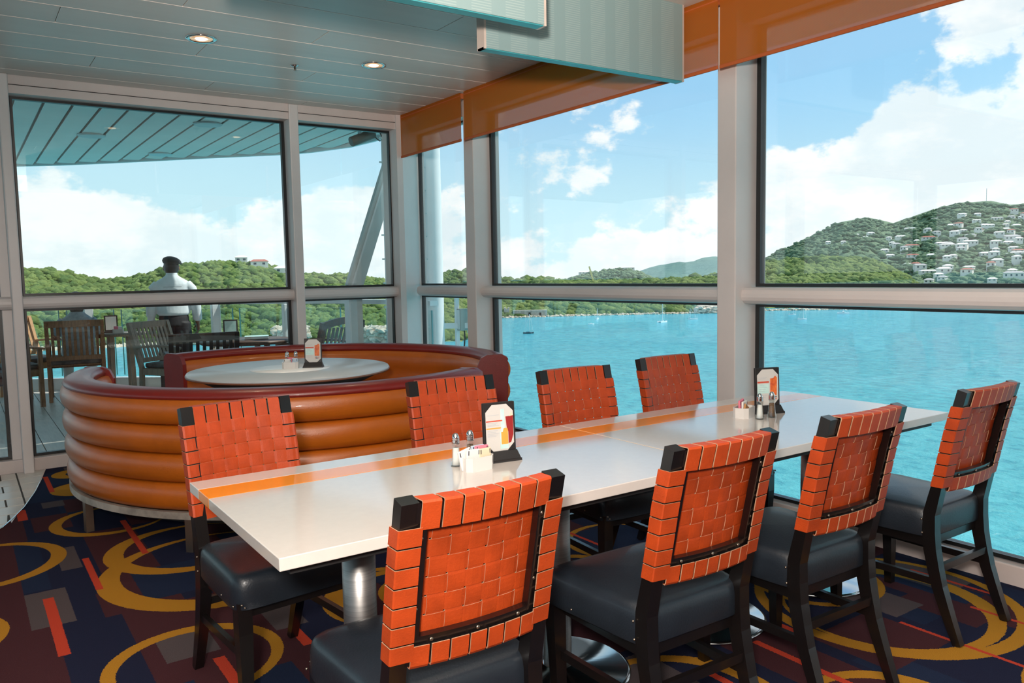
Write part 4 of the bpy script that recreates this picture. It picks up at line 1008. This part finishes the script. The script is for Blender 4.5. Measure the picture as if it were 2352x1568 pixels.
# standing man at the railing
man = thing('person', 'standing person in a pale shirt, dark cap and dark trousers, seen from behind', 'person', (2.19, 10.55, 0), radians(-11)); man.scale = (1.04, 1.04, 1.015)
HC = (0, .02, 1.500)
q = MB(); add_head(q, HC)
loft(q, [(.10, -.11, 0, .04, .05), (.45, -.105, .01, .058, .06), (.72, -.092, 0, .080, .085), (.86, -.07, -.01, .09, .10)]); loft(q, [(.10, .11, 0, .04, .05), (.45, .105, .01, .058, .06), (.72, .092, 0, .080, .085), (.86, .07, -.01, .09, .10)])
loft(q, [(.80, 0, -.01, .14, .10), (.98, 0, 0, .135, .095), (1.15, 0, 0, .155, .10), (1.30, 0, -.01, .16, .095), (1.37, 0, -.005, .10, .07), (1.41, 0, 0, .058, .058), (1.47, 0, .01, .056, .06)])
for s, e in ((-1, ((-.15, -.01, 1.31), (-.215, -.015, 1.18), (-.238, -.02, 1.04), (-.244, .02, .90), (-.246, .04, .82))), (1, ((.15, -.01, 1.31), (.215, -.015, 1.18), (.243, -.02, 1.04), (.256, .0, .90), (.260, .01, .82)))):
    q.tube(e, [.05, .048, .040, .034, .026], 12)
    add_hand(q, e[-1], (0, .05, -1), (-s*.3, 1, 0), (-s, 0, 0))
body = fused(q, 'body', M_skin, man, .0055, 3); face(body, HC)
q = MB()
loft(q, [(.925, 0, -.01, .165, .120), (.95, 0, -.01, .182, .132), (1.02, 0, -.005, .185, .128), (1.12, 0, 0, .186, .122), (1.22, 0, -.002, .200, .120), (1.30, 0, -.006, .200, .112), (1.345, 0, -.006, .165, .095), (1.38, 0, -.004, .105, .078), (1.41, 0, 0, .066, .066), (1.445, 0, .004, .062, .064)], 28)
q.tube([(-.150, -.008, 1.305), (-.205, -.012, 1.24), (-.232, -.018, 1.14), (-.243, -.02, 1.03), (-.246, .005, .93), (-.247, .03, .865), (-.247, .035, .85)], [.062, .066, .064, .058, .054, .050, .036], 16)
q.tube([(.150, -.008, 1.305), (.205, -.012, 1.24), (.236, -.018, 1.14), (.250, -.02, 1.03), (.258, -.005, .93), (.261, .008, .865), (.261, .01, .85)], [.062, .066, .064, .058, .056, .052, .036], 16)
sh = fused(q, 'shirt', M_shirt, man, .008, 5)
MB().box(-.10, .10, -.128, -.122, 1.268, 1.272).build('yoke_seam', M_shirt2, sh)
q = MB()
loft(q, [(.80, 0, -.012, .168, .128), (.90, 0, -.01, .166, .122), (.965, 0, -.005, .155, .112)], 24)
for s in (-1, 1): loft(q, [(.03, s*.115, 0, .066, .078), (.25, s*.112, .0, .070, .078), (.48, s*.106, .008, .080, .084), (.70, s*.094, 0, .098, .105), (.84, s*.085, -.01, .100, .118)])
fused(q, 'trousers', M_trous, man, .010, 4)
for s in (-1, 1): q = MB(); q.ico((s*.12, .05, .040), (.050, .140, .046), 2); q.build('shoe', M_black, man)
q = MB(); q.ico((0, .008, 1.512), (.086, .094, .112), 3); q.build('hair', M_hair, man)
q = MB(); V, F = ICO[3]; vs = []
for X, Y, Z in V:
    z = max(Z, -.62 if X < .3 else -.25); vs.append(Vector((X*.106+.010, Y*.118+.016, 1.572+z*.066-.016*X)))
q.add(vs, F, 0, True); q.bbox(.05, .125, .02, .13, 1.545, 1.556, .004); q.build('cap', M_beret, man)
# seated person in the brown armchair
p2 = thing('person', 'seated person with dark hair, white visor and grey shirt in the brown armchair', 'person', (1.16, 10.80, 0), radians(-6))
q = MB(); HC = (0, -.02, 1.130); add_head(q, HC, .095)
loft(q, [(.50, 0, -.06, .15, .11), (.70, 0, -.08, .135, .095), (.85, 0, -.07, .155, .10), (.94, 0, -.06, .15, .09), (1.0, 0, -.05, .08, .065), (1.04, 0, -.04, .055, .055), (1.09, 0, -.03, .054, .056)])
for s in (-1, 1):
    q.tube([(s*.14, -.06, .93), (s*.20, -.04, .80), (s*.235, .02, .72), (s*.245, .14, .715), (s*.245, .20, .712)], [.05, .044, .038, .030, .026], 12)
    add_hand(q, (s*.245, .20, .712), (0, 1, -.05), (-s, 0, 0), (0, 0, -1))
    q.tube([(s*.09, -.02, .54), (s*.11, .22, .545), (s*.125, .44, .53), (s*.13, .47, .40), (s*.13, .44, .12), (s*.13, .46, .08)], [.085, .078, .062, .052, .042, .04], 14)
body = fused(q, 'body', M_skin, p2, .0055, 3); face(body, HC, .095)
q = MB()
loft(q, [(.50, 0, -.06, .175, .130), (.62, 0, -.075, .178, .128), (.78, 0, -.08, .178, .118), (.90, 0, -.065, .180, .108), (.95, 0, -.06, .150, .095), (.99, 0, -.055, .098, .078), (1.03, 0, -.05, .062, .062)], 24)
for s in (-1, 1): q.tube([(s*.135, -.062, .915), (s*.178, -.058, .87), (s*.205, -.04, .79), (s*.215, -.02, .76)], [.062, .066, .062, .050], 14)
fused(q, 'shirt', M_shirt2, p2, .008, 5)
q = MB(); loft(q, [(.46, 0, -.05, .16, .13), (.58, 0, -.05, .165, .12)])
for s in (-1, 1): q.tube([(s*.09, -.02, .535), (s*.11, .22, .54), (s*.125, .44, .53), (s*.13, .475, .40), (s*.13, .45, .20), (s*.13, .45, .14)], [.098, .090, .076, .066, .056, .05], 14)
fused(q, 'trousers', M_outg, p2, .010, 4)
for s in (-1, 1): q = MB(); q.ico((s*.13, .50, .040), (.046, .13, .042), 2); q.build('shoe', M_pink, p2)
q = MB(); q.ico((0, -.032, 1.150), (.094, .102, .112), 3); q.ico((0, -.070, 1.075), (.082, .058, .095), 2); fused(q, 'hair', M_hair, p2, .008, 3)
q = MB(); q.lathe([(.098, 0), (.102, 0), (.102, .034), (.098, .034), (.098, 0)], 32, (0, -.026, 1.185)); q.bbox(.02, .15, .04, .13, 1.186, 1.194, .003); q.build('visor', M_card, p2)

# ================================================================= BAY, HILLS, BOATS
SEA = -27.
rnd = random.Random(4)
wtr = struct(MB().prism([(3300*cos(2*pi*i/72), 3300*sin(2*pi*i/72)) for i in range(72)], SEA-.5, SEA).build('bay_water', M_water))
# unseen slab, added to keep the sun off the right-hand glass wall
struct(MB().box(3.8, 6.3, -8, 6.9, 3.40, 3.55).build('overhead_slab', M_out))
from mathutils import noise as mnoise
def interp(tab, x):
    if x <= tab[0][0]: return tab[0][1]
    for (x0, y0), (x1, y1) in zip(tab, tab[1:]):
        if x <= x1: return y0+(y1-y0)*(x-x0)/(x1-x0)
    return tab[-1][1]
class Land:
    """hill range: ridge height profile by azimuth, rising from a shore line at d0 to the ridge at d1 metres"""
    def __init__(s, ridge, d0, d1, shape=1.0, nz=3., base=SEA-1, step=6, back=1.25):
        s.r = [(azel(x, y+5)) for x, y in ridge]; s.d0, s.d1 = d0, d1; s.shape = shape; s.nz = nz; s.base = base; s.back = back
        s.a0, s.a1 = s.r[0][0], s.r[-1][0]
    def D(s, a): 
        u = (a-s.a0)/(s.a1-s.a0)
        d0 = s.d0(u) if callable(s.d0) else s.d0; d1 = s.d1(u) if callable(s.d1) else s.d1
        return d0, d1
    def pt(s, a, t_):
        d0, d1 = s.D(a); hz_ = H+interp(s.r, a)*d1
        d = d0+(d1-d0)*t_
        if t_ <= 1: z = s.base+(hz_-s.base)*(1-(1-t_)**s.shape if s.shape != 1 else t_)
        else: z = hz_-(hz_-s.base)*(t_-1)/(s.back-1)
        x, y = d*sin(a), d*cos(a)
        if 0.04 < t_ : z += s.nz*mnoise.fractal(Vector((x/45., y/45., 1.7)), 1, 2, 4)*min(1, t_*4)*(1 if t_ < .9 else max(0, (1-t_)*8+.2) if t_ < 1.02 else .2)
        return Vector((x, y, z))
    def mesh(s, name, m, na=160, nt=26, **tags):
        vs = []; fs = []
        for i in range(na+1):
            a = s.a0+(s.a1-s.a0)*i/na
            for j in range(nt+1): vs.append(s.pt(a, s.back*j/nt))
        for i in range(na):
            for j in range(nt):
                k = i*(nt+1)+j; fs.append((k, k+1, k+nt+2, k+nt+1))
        q = MB(); q.add(vs, fs, 0, True); s.obj = q.build(name, m, None, **tags); return s.obj
def crowns(land, n, rmin, rmax, name, m, label_, t0=.05, t1=1.02, sub=1, seed=1, flat=.75):
    R = random.Random(seed); q = MB()
    for i in range(n):
        a = R.uniform(land.a0, land.a1); u = R.random(); t_ = t0+(t1-t0)*u
        p = land.pt(a, t_); r = R.uniform(rmin, rmax)*(.7+.6*R.random())
        q.ico((p.x, p.y, p.z+r*.25), (r*R.uniform(.8, 1.3), r*R.uniform(.8, 1.3), r*flat*R.uniform(.7, 1.2)), sub, 0, Matrix.Rotation(R.uniform(0, 6), 3, 'Z'), .16, R)
    return q.build('trees', m, land.obj, kind='stuff')
# 1 left promontory
L1 = Land([(-260, 640), (-120, 622), (0, 615), (40, 615), (110, 620), (203, 636), (234, 643), (307, 634), (371, 622), (419, 613), (517, 606), (559, 606), (615, 611), (657, 617), (699, 628), (797, 630), (838, 636), (884, 643), (960, 648), (1010, 655), (1060, 672)],
          lambda u: 385-60*max(0, (u-.35))*1.4, lambda u: 560-60*u, 1.25, 5)
struct(L1.mesh('headland', M_green, 220, 30))
crowns(L1, 9000, 1.3, 2.7, 'headland_trees', M_crown, 'dense pale green scrub canopy covering the left headland', .06, 1.02)
crowns(L1, 1500, 2.0, 3.6, 'headland_trees', M_crownd, 'darker round tree crowns scattered over the left headland', .04, 1.03, seed=7)
# rocky shoreline of the headland
def shore(land, a0, a1, n, rmin, rmax, name, m, label_, zr=(0, 3), seed=3, dd=(-6, 10)):
    R = random.Random(seed); q = MB()
    for i in range(n):
        a = R.uniform(a0, a1); d0, _ = land.D(a); d = d0+R.uniform(*dd); r = R.uniform(rmin, rmax); hgt = R.uniform(*zr)
        q.ico((d*sin(a), d*cos(a), SEA+hgt), (r*R.uniform(.8, 1.6), r*R.uniform(.8, 1.4), r*R.uniform(.5, .9)), 1, 0, Matrix.Rotation(R.uniform(0, 6), 3, 'Z'), .25, R)
        q.sm[-80:] = [False]*80
    return q.build(name, m, land.obj, kind='stuff')
A = lambda px: azel(px, 700)[0]
shore(L1, A(630), A(700), 900, .8, 2.2, 'shore_rocks', M_rock, 'x', (-.5, 6.5), 3, (-5, 8))
shore(L1, A(820), A(915), 1100, .8, 2.2, 'shore_rocks', M_rock, 'x', (-.5, 6), 5, (-5, 8))
shore(L1, A(40), A(640), 420, .8, 1.6, 'shore_rocks', M_sand, 'thin sandy stone line where the left headland meets the water', (-.6, .5), 6, (-4, 2))
# 2 hill seen behind, left centre (small bluish) and hill behind columns
L2 = Land([(200, 660), (250, 634), (290, 629), (330, 630), (380, 645), (420, 670)], 900, 1150, 1.2, 3)
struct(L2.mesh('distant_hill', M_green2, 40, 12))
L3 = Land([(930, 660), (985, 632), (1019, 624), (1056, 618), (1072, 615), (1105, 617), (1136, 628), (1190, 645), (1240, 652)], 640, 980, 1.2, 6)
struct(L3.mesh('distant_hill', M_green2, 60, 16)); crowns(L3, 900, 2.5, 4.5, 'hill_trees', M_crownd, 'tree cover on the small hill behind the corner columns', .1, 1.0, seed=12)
# 3 low wooded spit across the bay
L4 = Land([(1000, 668), (1060, 660), (1145, 650), (1184, 646), (1246, 640), (1273, 642), (1330, 645), (1420, 648), (1500, 646), (1560, 641), (1600, 636), (1650, 634), (1720, 640), (1740, 645)], lambda u: 505+40*u, lambda u: 640, 1.15, 4)
struct(L4.mesh('wooded_spit', M_green, 160, 16)); crowns(L4, 5200, 1.8, 3.4, 'spit_trees', M_crown, 'band of green trees along the far shore in the middle window', .03, 1.0, seed=21)
crowns(L4, 1600, 2.2, 4.2, 'spit_trees', M_crownd, 'darker trees mixed along the far shore in the middle window', .03, 1.0, seed=22)
shore(L4, A(1140), A(1730), 900, .5, 1.1, 'shore_rocks', M_sand, 'pale stony waterline below the trees in the middle window', (-.5, .6), 23, (-4, 1))
shore(L4, A(1600), A(1650), 90, 1.2, 2.6, 'shore_rocks', M_rock, 'pinkish boulders on the far shore just left of the window column', (0, 4), 24, (-3, 6))
# 4 farther hills in the middle window
L5 = Land([(1270, 655), (1300, 640), (1339, 630), (1380, 622), (1416, 617), (1461, 619), (1490, 630), (1514, 638), (1560, 650)], 900, 1250, 1.2, 8)
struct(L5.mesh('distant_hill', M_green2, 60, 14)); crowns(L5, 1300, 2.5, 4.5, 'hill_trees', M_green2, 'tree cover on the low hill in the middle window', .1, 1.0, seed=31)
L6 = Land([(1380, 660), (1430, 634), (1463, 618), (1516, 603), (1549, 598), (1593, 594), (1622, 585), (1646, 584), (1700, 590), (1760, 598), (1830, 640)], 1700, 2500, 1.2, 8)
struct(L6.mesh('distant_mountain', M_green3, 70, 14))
# 5 right-hand mountain with houses, front hill and flat shore
L7 = Land([(1690, 660), (1740, 596), (1755, 590), (1822, 556), (1867, 535), (1928, 505), (1988, 494), (2018, 500), (2052, 507), (2088, 495), (2140, 477), (2200, 460), (2276, 457), (2321, 465), (2352, 461), (2450, 440), (2600, 430), (2800, 470)],
          850, 1900, .92, 9)
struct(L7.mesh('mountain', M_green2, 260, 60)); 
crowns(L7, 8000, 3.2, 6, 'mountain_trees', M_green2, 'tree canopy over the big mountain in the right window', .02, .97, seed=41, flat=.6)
L8 = Land([(1690, 650), (1720, 612), (1740, 603), (1785, 600), (1852, 593), (1912, 589), (1988, 592), (2024, 604), (2079, 637), (2110, 662)], 600, 780, 1.3, 5)
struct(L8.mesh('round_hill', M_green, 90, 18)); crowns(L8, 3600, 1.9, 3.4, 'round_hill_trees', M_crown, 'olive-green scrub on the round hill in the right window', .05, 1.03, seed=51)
crowns(L8, 700, 2.5, 4.2, 'round_hill_trees', M_crownd, 'darker trees on the round hill in the right window', .05, 1.03, seed=52)
L9 = Land([(1640, 690), (1760, 684), (1900, 682), (2030, 684), (2200, 680), (2352, 676), (2700, 670)], lambda u: 560+60*u, lambda u: 800, 1.0, 1.5)
struct(L9.mesh('shore_flat', M_green, 90, 10)); crowns(L9, 1900, 2.2, 4.2, 'flat_trees', M_crownd, 'trees on the flat ground at the foot of the mountain', .15, 1.1, seed=61)
shore(L9, A(1740), A(2300), 500, .8, 1.6, 'shore_rocks', M_sand, 'pale seawall line at the water in the right window', (-.5, .6), 62, (-3, 1))
# small reef
shore(L4, A(1100), A(1152), 1, 1, 2, 'reef', M_rock, 'low rocky islet at the left edge of the middle window', (0, 1), 63, (-150, -140))
# ---- houses
def house(p, w, d, h, rz, roof, label, group):
    th = thing('house', label, 'house', tuple(p), rz, group)
    MB().box(-w/2, w/2, -d/2, d/2, -5, h).build('walls', M_house, th)
    MB().add([(-w/2-.6, -d/2-.6, h), (w/2+.6, -d/2-.6, h), (w/2+.6, d/2+.6, h), (-w/2-.6, d/2+.6, h), (-w/2+d*.3, 0, h+d*.22), (w/2-d*.3, 0, h+d*.22)], [(0, 1, 5, 4), (2, 3, 4, 5), (1, 2, 5), (3, 0, 4), (3, 2, 1, 0)]).build('roof', roof, th)
    k = max(2, int(w/4.5))
    for i in range(k):
        u = -w/2+w*(i+.5)/k; MB().box(u-.8, u+.8, -d/2-.08, -d/2, h*.38, h*.78).build('window', M_win, th)
R = random.Random(77); cnt = 0; GH = 'houses scattered over the mountain in the right window'
spots = []
while cnt < 105:
    px = R.uniform(1990, 2420); a = A(px); u = R.random()**.8; t_ = .02+.80*u
    if R.random() > min(1, (px-1960)/230.): continue
    if t_ > .5 and R.random() < .6: continue
    p = L7.pt(a, t_)
    if any((p-s_).length < 20 for s_ in spots): continue
    spots.append(p); w = R.choice((8, 9, 11, 13, 18)); roof = R.choice((M_roofw, M_roofw, M_roofw, M_roofr, M_roofg))
    rn = {M_roofw: 'white', M_roofr: 'red', M_roofg: 'grey'}[roof]
    sz = 'small' if w < 10 else 'mid-sized' if w < 15 else 'long'; zn = 'low on' if t_ < .22 else 'halfway up' if t_ < .5 else 'high on'; sd = 'left' if px < 2180 else 'right'
    house(p+Vector((0, 0, 3.2)), w, R.uniform(6, 8), R.choice((2.5, 3.5, 5)), -a+R.uniform(-.5, .5), roof, '%s white house with %s roof %s the mountain, %s part of its slope' % (sz, rn, zn, sd), '%s %s-roofed houses %s the mountain %s side' % (sz, rn, zn, sd)); cnt += 1
for px in (1935, 1965, 1900, 1880, 1985): 
    a = A(px); p = L7.pt(a, .35+.06*(px % 7)); house(p+Vector((0, 0, 2)), 8, 6, 3, -a, M_roofw, 'lone white house on the bare upper slope left of the crowded houses', 'houses on the upper left slope')
for px, t_, land, w, lab, roof in ((600, .90, L1, 10, 'white house with flat roof high on the left headland', M_roofr), (652, .82, L1, 9, 'white house at the edge of the window post on headland', M_roofw), (559, 1.0, L1, 7, 'tiny white house on the headland crest', M_roofw),
                                   (1345, .93, L5, 20, 'long white building on the crest of the low hill', M_roofw), (1435, .97, L5, 30, 'longest white building strip on the low hill crest', M_roofw), (1525, .5, L5, 18, 'white house with red roof at the foot of the low hill', M_roofr)):
    a = A(px); p = land.pt(a, t_); house(p+Vector((0, 0, 2)), w, 6, 3, -a, roof, lab, 'single far buildings')
th = thing('beach_building', 'long low pale building at the foot of the mountain above the rail', 'building', (0, 0, 0)); a = A(2195); p = L9.pt(a, .75)
th.location = p; th.rotation_euler = (0, 0, -a); MB().box(-26, 26, -6, 6, -3, 4.5).build('walls', M_house, th); MB().box(-27, 27, -7, 7, 4.5, 5.5).build('roof', M_roofr, th)
for i in range(9): MB().box(-23+i*5.6, -20+i*5.6, -6.1, -6, 1, 3.2).build('window', M_win, th)
# ruin and crane on the far shore
a = A(1210); p = L4.pt(a, .04); th = thing('stone_ruin', 'long roofless grey stone ruin on the far shore', 'ruin', (p.x, p.y, SEA+.5), -a)
MB().box(-9, 13, -3, 3, 0, 3.8).build('wall', M_stone, th); MB().box(1, 2.4, -3.2, -3, 0, 2.4).build('doorway', M_dark, th); MB().box(8, 9.2, -3.2, -3, .5, 2.2).build('doorway', M_dark, th)
th = thing('stone_tower', 'small square stone tower left of the long ruin', 'ruin', (p.x-10.5*cos(a)-1, p.y+10.5*sin(a), SEA+.5), -a)
MB().box(-3.4, 0, -2.5, 2.5, 0, 4.8).build('tower_wall', M_stone, th); MB().box(-3.4, -2.3, -2.5, 2.5, 4.8, 5.7).build('merlon', M_stone, th); MB().box(-1, 0, -2.5, 2.5, 4.8, 5.7).build('merlon', M_stone, th)
a = A(1364); d_ = 720; p = Vector((d_*sin(a), d_*cos(a), -8)); th = thing('crane', 'slim yellow crane boom rising above the far trees', 'crane', tuple(p), -a)
MB().bar([(0, 0, 0), (-3.8, 0, 14)], 1.4, 1.4, (0, 1, 0)).build('boom', M_yel, th); MB().box(-6, 8, -2, 2, -3, .5).build('base', M_house, th)
th = thing('radio_mast', 'thin radio mast on the mountain ridge', 'mast', tuple(L7.pt(A(2258), .99))); MB().tube([(0, 0, 0), (0, 0, 26)], .5, 6).build('pole', M_outg, th)
for k in range(4): MB().box(-.9, .9, -.15, .15, 6+k*5, 6.4+k*5).build('cross_arm', M_outg, th)
# ---- boats
def sea_at(px, py): d = ray(px, py); k = (SEA-H)/d.z; return Vector((d.x*k, d.y*k, SEA))
def boat(px, py, L, mast, label, hull=M_hull, kind='sail', rz=0., group=None):
    p = sea_at(px, py); a = atan2(p.x, p.y); th = thing('sailboat' if kind != 'motor' else 'motorboat', label, 'boat', (p.x, p.y, SEA), -a+rz)
    def hullmb(off=0, wd=.17):
        q = MB(); n = 10; vs = []
        for i in range(n+1):
            u = i/n; x = -L/2+L*u; b = L*wd*max(.02, (1-abs(2*u-.85)**2.6*.95 if u > .42 else 1-.25*(.42-u)/.42)); sh = .13*L+.03*L*(2*u-1)**2
            for y, z in ((-b, sh), (-b*.8, -.02*L), (b*.8, -.02*L), (b, sh)): vs.append((x, y+off, z))
        fs = [(i*4+j, i*4+(j+1) % 4, i*4+4+(j+1) % 4, i*4+4+j) for i in range(n) for j in range(4)]+[(3, 2, 1, 0), (n*4, n*4+1, n*4+2, n*4+3)]
        q.add(vs, fs); return q
    if kind == 'cat':
        for s in (-1, 1): hullmb(s*L*.22, .06).build('hull', hull, th)
        MB().bbox(-L*.3, L*.25, -L*.22, L*.22, L*.05, L*.10, .1, 1).build('bridge_deck', M_hull, th)
    else: hullmb().build('hull', hull, th)
    if hull is not M_hull: MB().box(-L*.42, L*.3, -L*.13, L*.13, L*.05, L*.065).build('deck', M_hull, th)
    MB().bbox(-L*.22, L*.18, -L*.10, L*.10, L*.05, L*.125, .1, 1).build('cabin', M_hull, th)
    if kind == 'motor': MB().bbox(-L*.1, L*.1, -L*.09, L*.09, L*.125, L*.22, .08, 1).build('wheelhouse', M_hull, th); MB().box(-L*.08, L*.101, -L*.091, L*.091, L*.15, L*.19).build('windscreen', M_win, th)
    for mx, mh in mast:
        MB().tube([(mx*L, 0, L*.05), (mx*L, 0, mh)], .11, 6).build('mast', M_mast, th)
        MB().tube([(mx*L, 0, L*.17), (mx*L-L*.36, 0, L*.17)], .16, 6).build('boom', M_canvas, th)
        MB().tube([(mx*L, 0, mh), (L*.47, 0, L*.08)], .035, 4).build('forestay', M_mast, th); MB().tube([(mx*L, 0, mh), (-L*.47, 0, L*.08)], .035, 4).build('backstay', M_mast, th)
boat(1214, 766, 5.0, [(.12, 9.2)], 'dark-hulled sailboat, nearest on the water', M_hulld, rz=.2)
boat(1358, 745, 3.6, [], 'small white motorboat without mast in the middle of the bay', kind='motor', rz=.4)
boat(1372, 733, 4.6, [(.0, 6.5)], 'white cabin boat near the far shore, above the small motorboat', kind='motor', rz=1.2)
boat(1521, 740, 5.6, [(.05, 11.5)], 'white catamaran with a tall mast in the middle window', kind='cat', rz=.9)
boat(1592, 734, 5.4, [(.18, 10.8), (-.3, 6.5)], 'white two-masted boat just left of the window column')
boat(1820, 723, 4.6, [(.1, 8)], 'white sailboat left of the pair in the right window', rz=.3)
boat(1843, 734, 5.0, [(.1, 8.8)], 'white sailboat, nearer of the pair in the right window', rz=.3)
boat(1937, 721, 7.0, [(0, 4.5)], 'grey and white work boat at the seawall in the right window', kind='motor')
